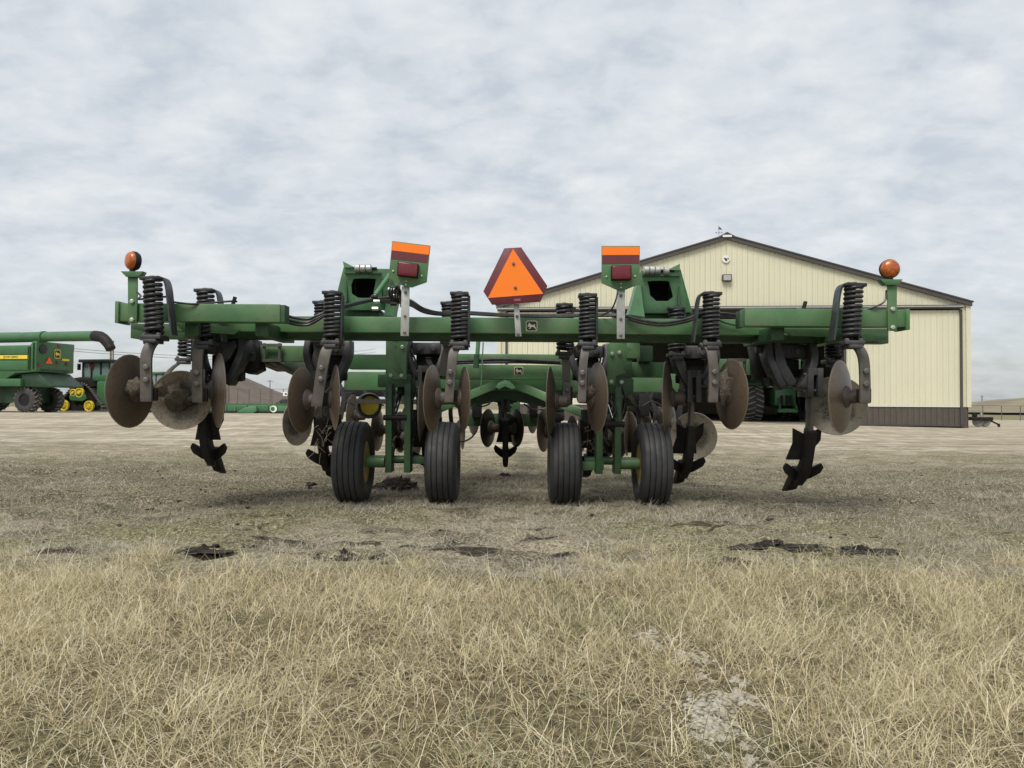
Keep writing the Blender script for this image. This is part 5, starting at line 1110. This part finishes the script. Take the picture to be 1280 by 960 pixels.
def grass(name, N, ylo, yhi, L0, L1, w0, w1, tilt0, tilt1, bend, m, keep, tuft=0.5, seed=3, margin=.8, dark=None):
    r = np.random.default_rng(seed)
    y = np.sqrt(r.random(N) * (yhi ** 2 - ylo ** 2) + ylo ** 2); x = (r.random(N) * 2 - 1) * (0.68 * y + margin)
    nT = max(N // 26, 1); ti = r.integers(0, nT, N)                          # pull a share of the blades into tufts
    ty_ = np.sqrt(r.random(nT) * (yhi ** 2 - ylo ** 2) + ylo ** 2); tx_ = (r.random(nT) * 2 - 1) * (0.68 * ty_ + margin)
    isT = r.random(N) < tuft
    ox, oy = r.normal(0, .028, N), r.normal(0, .028, N)
    x = np.where(isT, tx_[ti] + ox, x); y = np.where(isT, ty_[ti] + oy, y)
    k = keep(x, y, r.random(N)); x, y, isT, ox, oy = x[k], y[k], isT[k], ox[k], oy[k]; N = len(x)
    patch = fbm(x * 2.2 + 30, y * 2.2, 3); wind = fbm(x * 1.1 + 70, y * 1.1 + 9, 3) * 2 * math.pi * 1.6
    head = np.where(r.random(N) < .30, wind + r.normal(0, .7, N), r.random(N) * 2 * math.pi)
    head = np.where(isT & (r.random(N) < .6), np.arctan2(oy, ox) + r.normal(0, .5, N), head)
    L = (L0 + (L1 - L0) * r.random(N) ** 1.3) * (0.75 + .5 * patch); w = w0 + (w1 - w0) * r.random(N)
    t0 = R(tilt0) + (R(tilt1) - R(tilt0)) * r.random(N); bd = R(bend) * r.random(N) ** .8
    S = 3; pts = []; cx, cy, cz = x.copy(), y.copy(), gzf(x, y) - .004
    pts.append((cx.copy(), cy.copy(), cz.copy())); side = head + math.pi / 2 + r.normal(0, .7, N)
    hd = head.copy(); kink = r.normal(0, .35, N)
    for s in range(S):
        tl = np.minimum(t0 + bd * (s + .3) / S * 1.4, R(100)); hd = hd + kink
        cx = cx + np.sin(tl) * np.cos(hd) * L / S; cy = cy + np.sin(tl) * np.sin(hd) * L / S; cz = np.maximum(cz + np.cos(tl) * L / S, gz(x, y) + .003)
        pts.append((cx.copy(), cy.copy(), cz.copy()))
    V = np.zeros((N, 7, 3), np.float32)
    for s in range(S):
        ww = w * (1, .85, .6)[s] / 2; px_, py_, pz_ = pts[s]
        V[:, 2 * s, 0] = px_ - np.cos(side) * ww; V[:, 2 * s, 1] = py_ - np.sin(side) * ww; V[:, 2 * s, 2] = pz_
        V[:, 2 * s + 1, 0] = px_ + np.cos(side) * ww; V[:, 2 * s + 1, 1] = py_ + np.sin(side) * ww; V[:, 2 * s + 1, 2] = pz_
    V[:, 6, 0], V[:, 6, 1], V[:, 6, 2] = pts[3]
    base = (np.arange(N) * 7)[:, None]
    loops = (base + np.array([0, 1, 3, 2, 2, 3, 5, 4, 4, 5, 6])[None]).ravel().astype(np.int32)
    starts = ((np.arange(N) * 11)[:, None] + np.array([0, 4, 8])[None]).ravel().astype(np.int32)
    me = bpy.data.meshes.new(name); me.vertices.add(N * 7); me.vertices.foreach_set('co', V.ravel())
    me.loops.add(len(loops)); me.loops.foreach_set('vertex_index', loops); me.polygons.add(len(starts)); me.polygons.foreach_set('loop_start', starts)
    me.update()
    at = me.attributes.new('tint', 'FLOAT', 'POINT'); gp = fbm(x * 1.7 + 5, y * 1.7 + 55, 3)
    tv = r.random(N) * .72 + np.clip((gp - .42) * 1.3, 0, .5) * r.random(N) 
    if dark is not None: tv = np.where(r.random(N) < .75 * dark(x, y), .82 + .18 * r.random(N), tv)
    at.data.foreach_set('value', np.repeat(tv, 7).astype(np.float32))
    me.materials.append(m); return me
def grass_mat(name, cols):
    m = bpy.data.materials.new(name); m.use_nodes = True; nt = m.node_tree; b = nt.nodes['Principled BSDF']; b.inputs['Roughness'].default_value = .75; b.inputs['Specular IOR Level'].default_value = .25
    a = nt.nodes.new('ShaderNodeAttribute'); a.attribute_name = 'tint'; rp = nt.nodes.new('ShaderNodeValToRGB'); nt.links.new(a.outputs['Fac'], rp.inputs[0])
    el = rp.color_ramp.elements; el[0].position = cols[0][0]; el[0].color = (*cols[0][1], 1); el[1].position = cols[-1][0]; el[1].color = (*cols[-1][1], 1)
    for p_, c_ in cols[1:-1]: q_ = el.new(p_); q_.color = (*c_, 1)
    nt.links.new(rp.outputs[0], b.inputs['Base Color'])
    tr_ = nt.nodes.new('ShaderNodeBsdfTranslucent'); nt.links.new(rp.outputs[0], tr_.inputs[0]); mx = nt.nodes.new('ShaderNodeMixShader'); mx.inputs[0].default_value = .25
    nt.links.new(b.outputs[0], mx.inputs[1]); nt.links.new(tr_.outputs[0], mx.inputs[2]); nt.links.new(mx.outputs[0], nt.nodes['Material Output'].inputs[0])
    return m
GM = grass_mat('dry_grass', [(0, (.52, .43, .25)), (.15, (.78, .70, .47)), (.30, (.36, .285, .145)), (.50, (.90, .84, .64)), (.64, (.64, .55, .32)), (.75, (.27, .235, .115)), (.88, (.20, .22, .095)), (1.0, (.105, .145, .055))])
GM2 = grass_mat('matted_grass', [(0, (.42, .38, .30)), (.3, (.60, .56, .47)), (.5, (.28, .245, .18)), (.7, (.50, .46, .37)), (.85, (.25, .235, .15)), (1.0, (.17, .185, .085))])
edge = lambda x: 4.62 + (fbm(x * .9 + 3, x * 0 + 2, 3) - .5) * 1.0
def keep_tall(x, y, r): return ((y < edge(x) + .25 - (r ** .6) * .55) | ((y < edge(x) + .60) & (fbm(x * 3.6 + 4, y * 5 + 1, 3) > .62 + .10 * r))) & ((pathdist(x, y) > .060 + .07 * r) | (r < .04) | (fbm(x * 9., y * 9., 3) < .37)) & (r < -.05 + 1.25 * fbm(x * 2.6 + 8, y * 2.6, 4))
def keep_short(x, y, r): return (y > edge(x) - .25) & (r < (1 - sstep(5.9, 6.9, y) * np.maximum(.78 * sstep(1.2, 2.6, -x), .5 * sstep(2.4, 3.8, x)) * sstep(.35, .5, fbm(x * .9 + 6, y * 1.3 + 2, 3))) * (1.15 - sstep(6.8, 9.5, y) * .72) * (0.05 + 1.5 * sstep(.40, .60, fbm(x * 1.5 + 2, y * 1.5 + 4, 4))))
tag(put('tall_dry_grass', grass('tall_dry_grass', 250000, 1.7, 5.8, .06, .235, .0012, .0032, 5, 84, 110, GM, keep_tall, .66)), 'tall tangled straw coloured dry grass filling the foreground', 'grass', kind='stuff')
tag(put('matted_turf', grass('matted_turf', 240000, 4.5, 12.5, .05, .15, .0020, .0046, 30, 85, 60, GM2, keep_short, .45, 8, 1.5, lambda x, y: sstep(5.9, 6.9, y) * np.maximum(sstep(.8, 2.2, -x), .6 * sstep(2.4, 3.8, x)) * sstep(.36, .50, fbm(x * .9 + 6, y * 1.3 + 2, 3)))), 'short matted grey dead turf around the wheels', 'grass', kind='stuff')
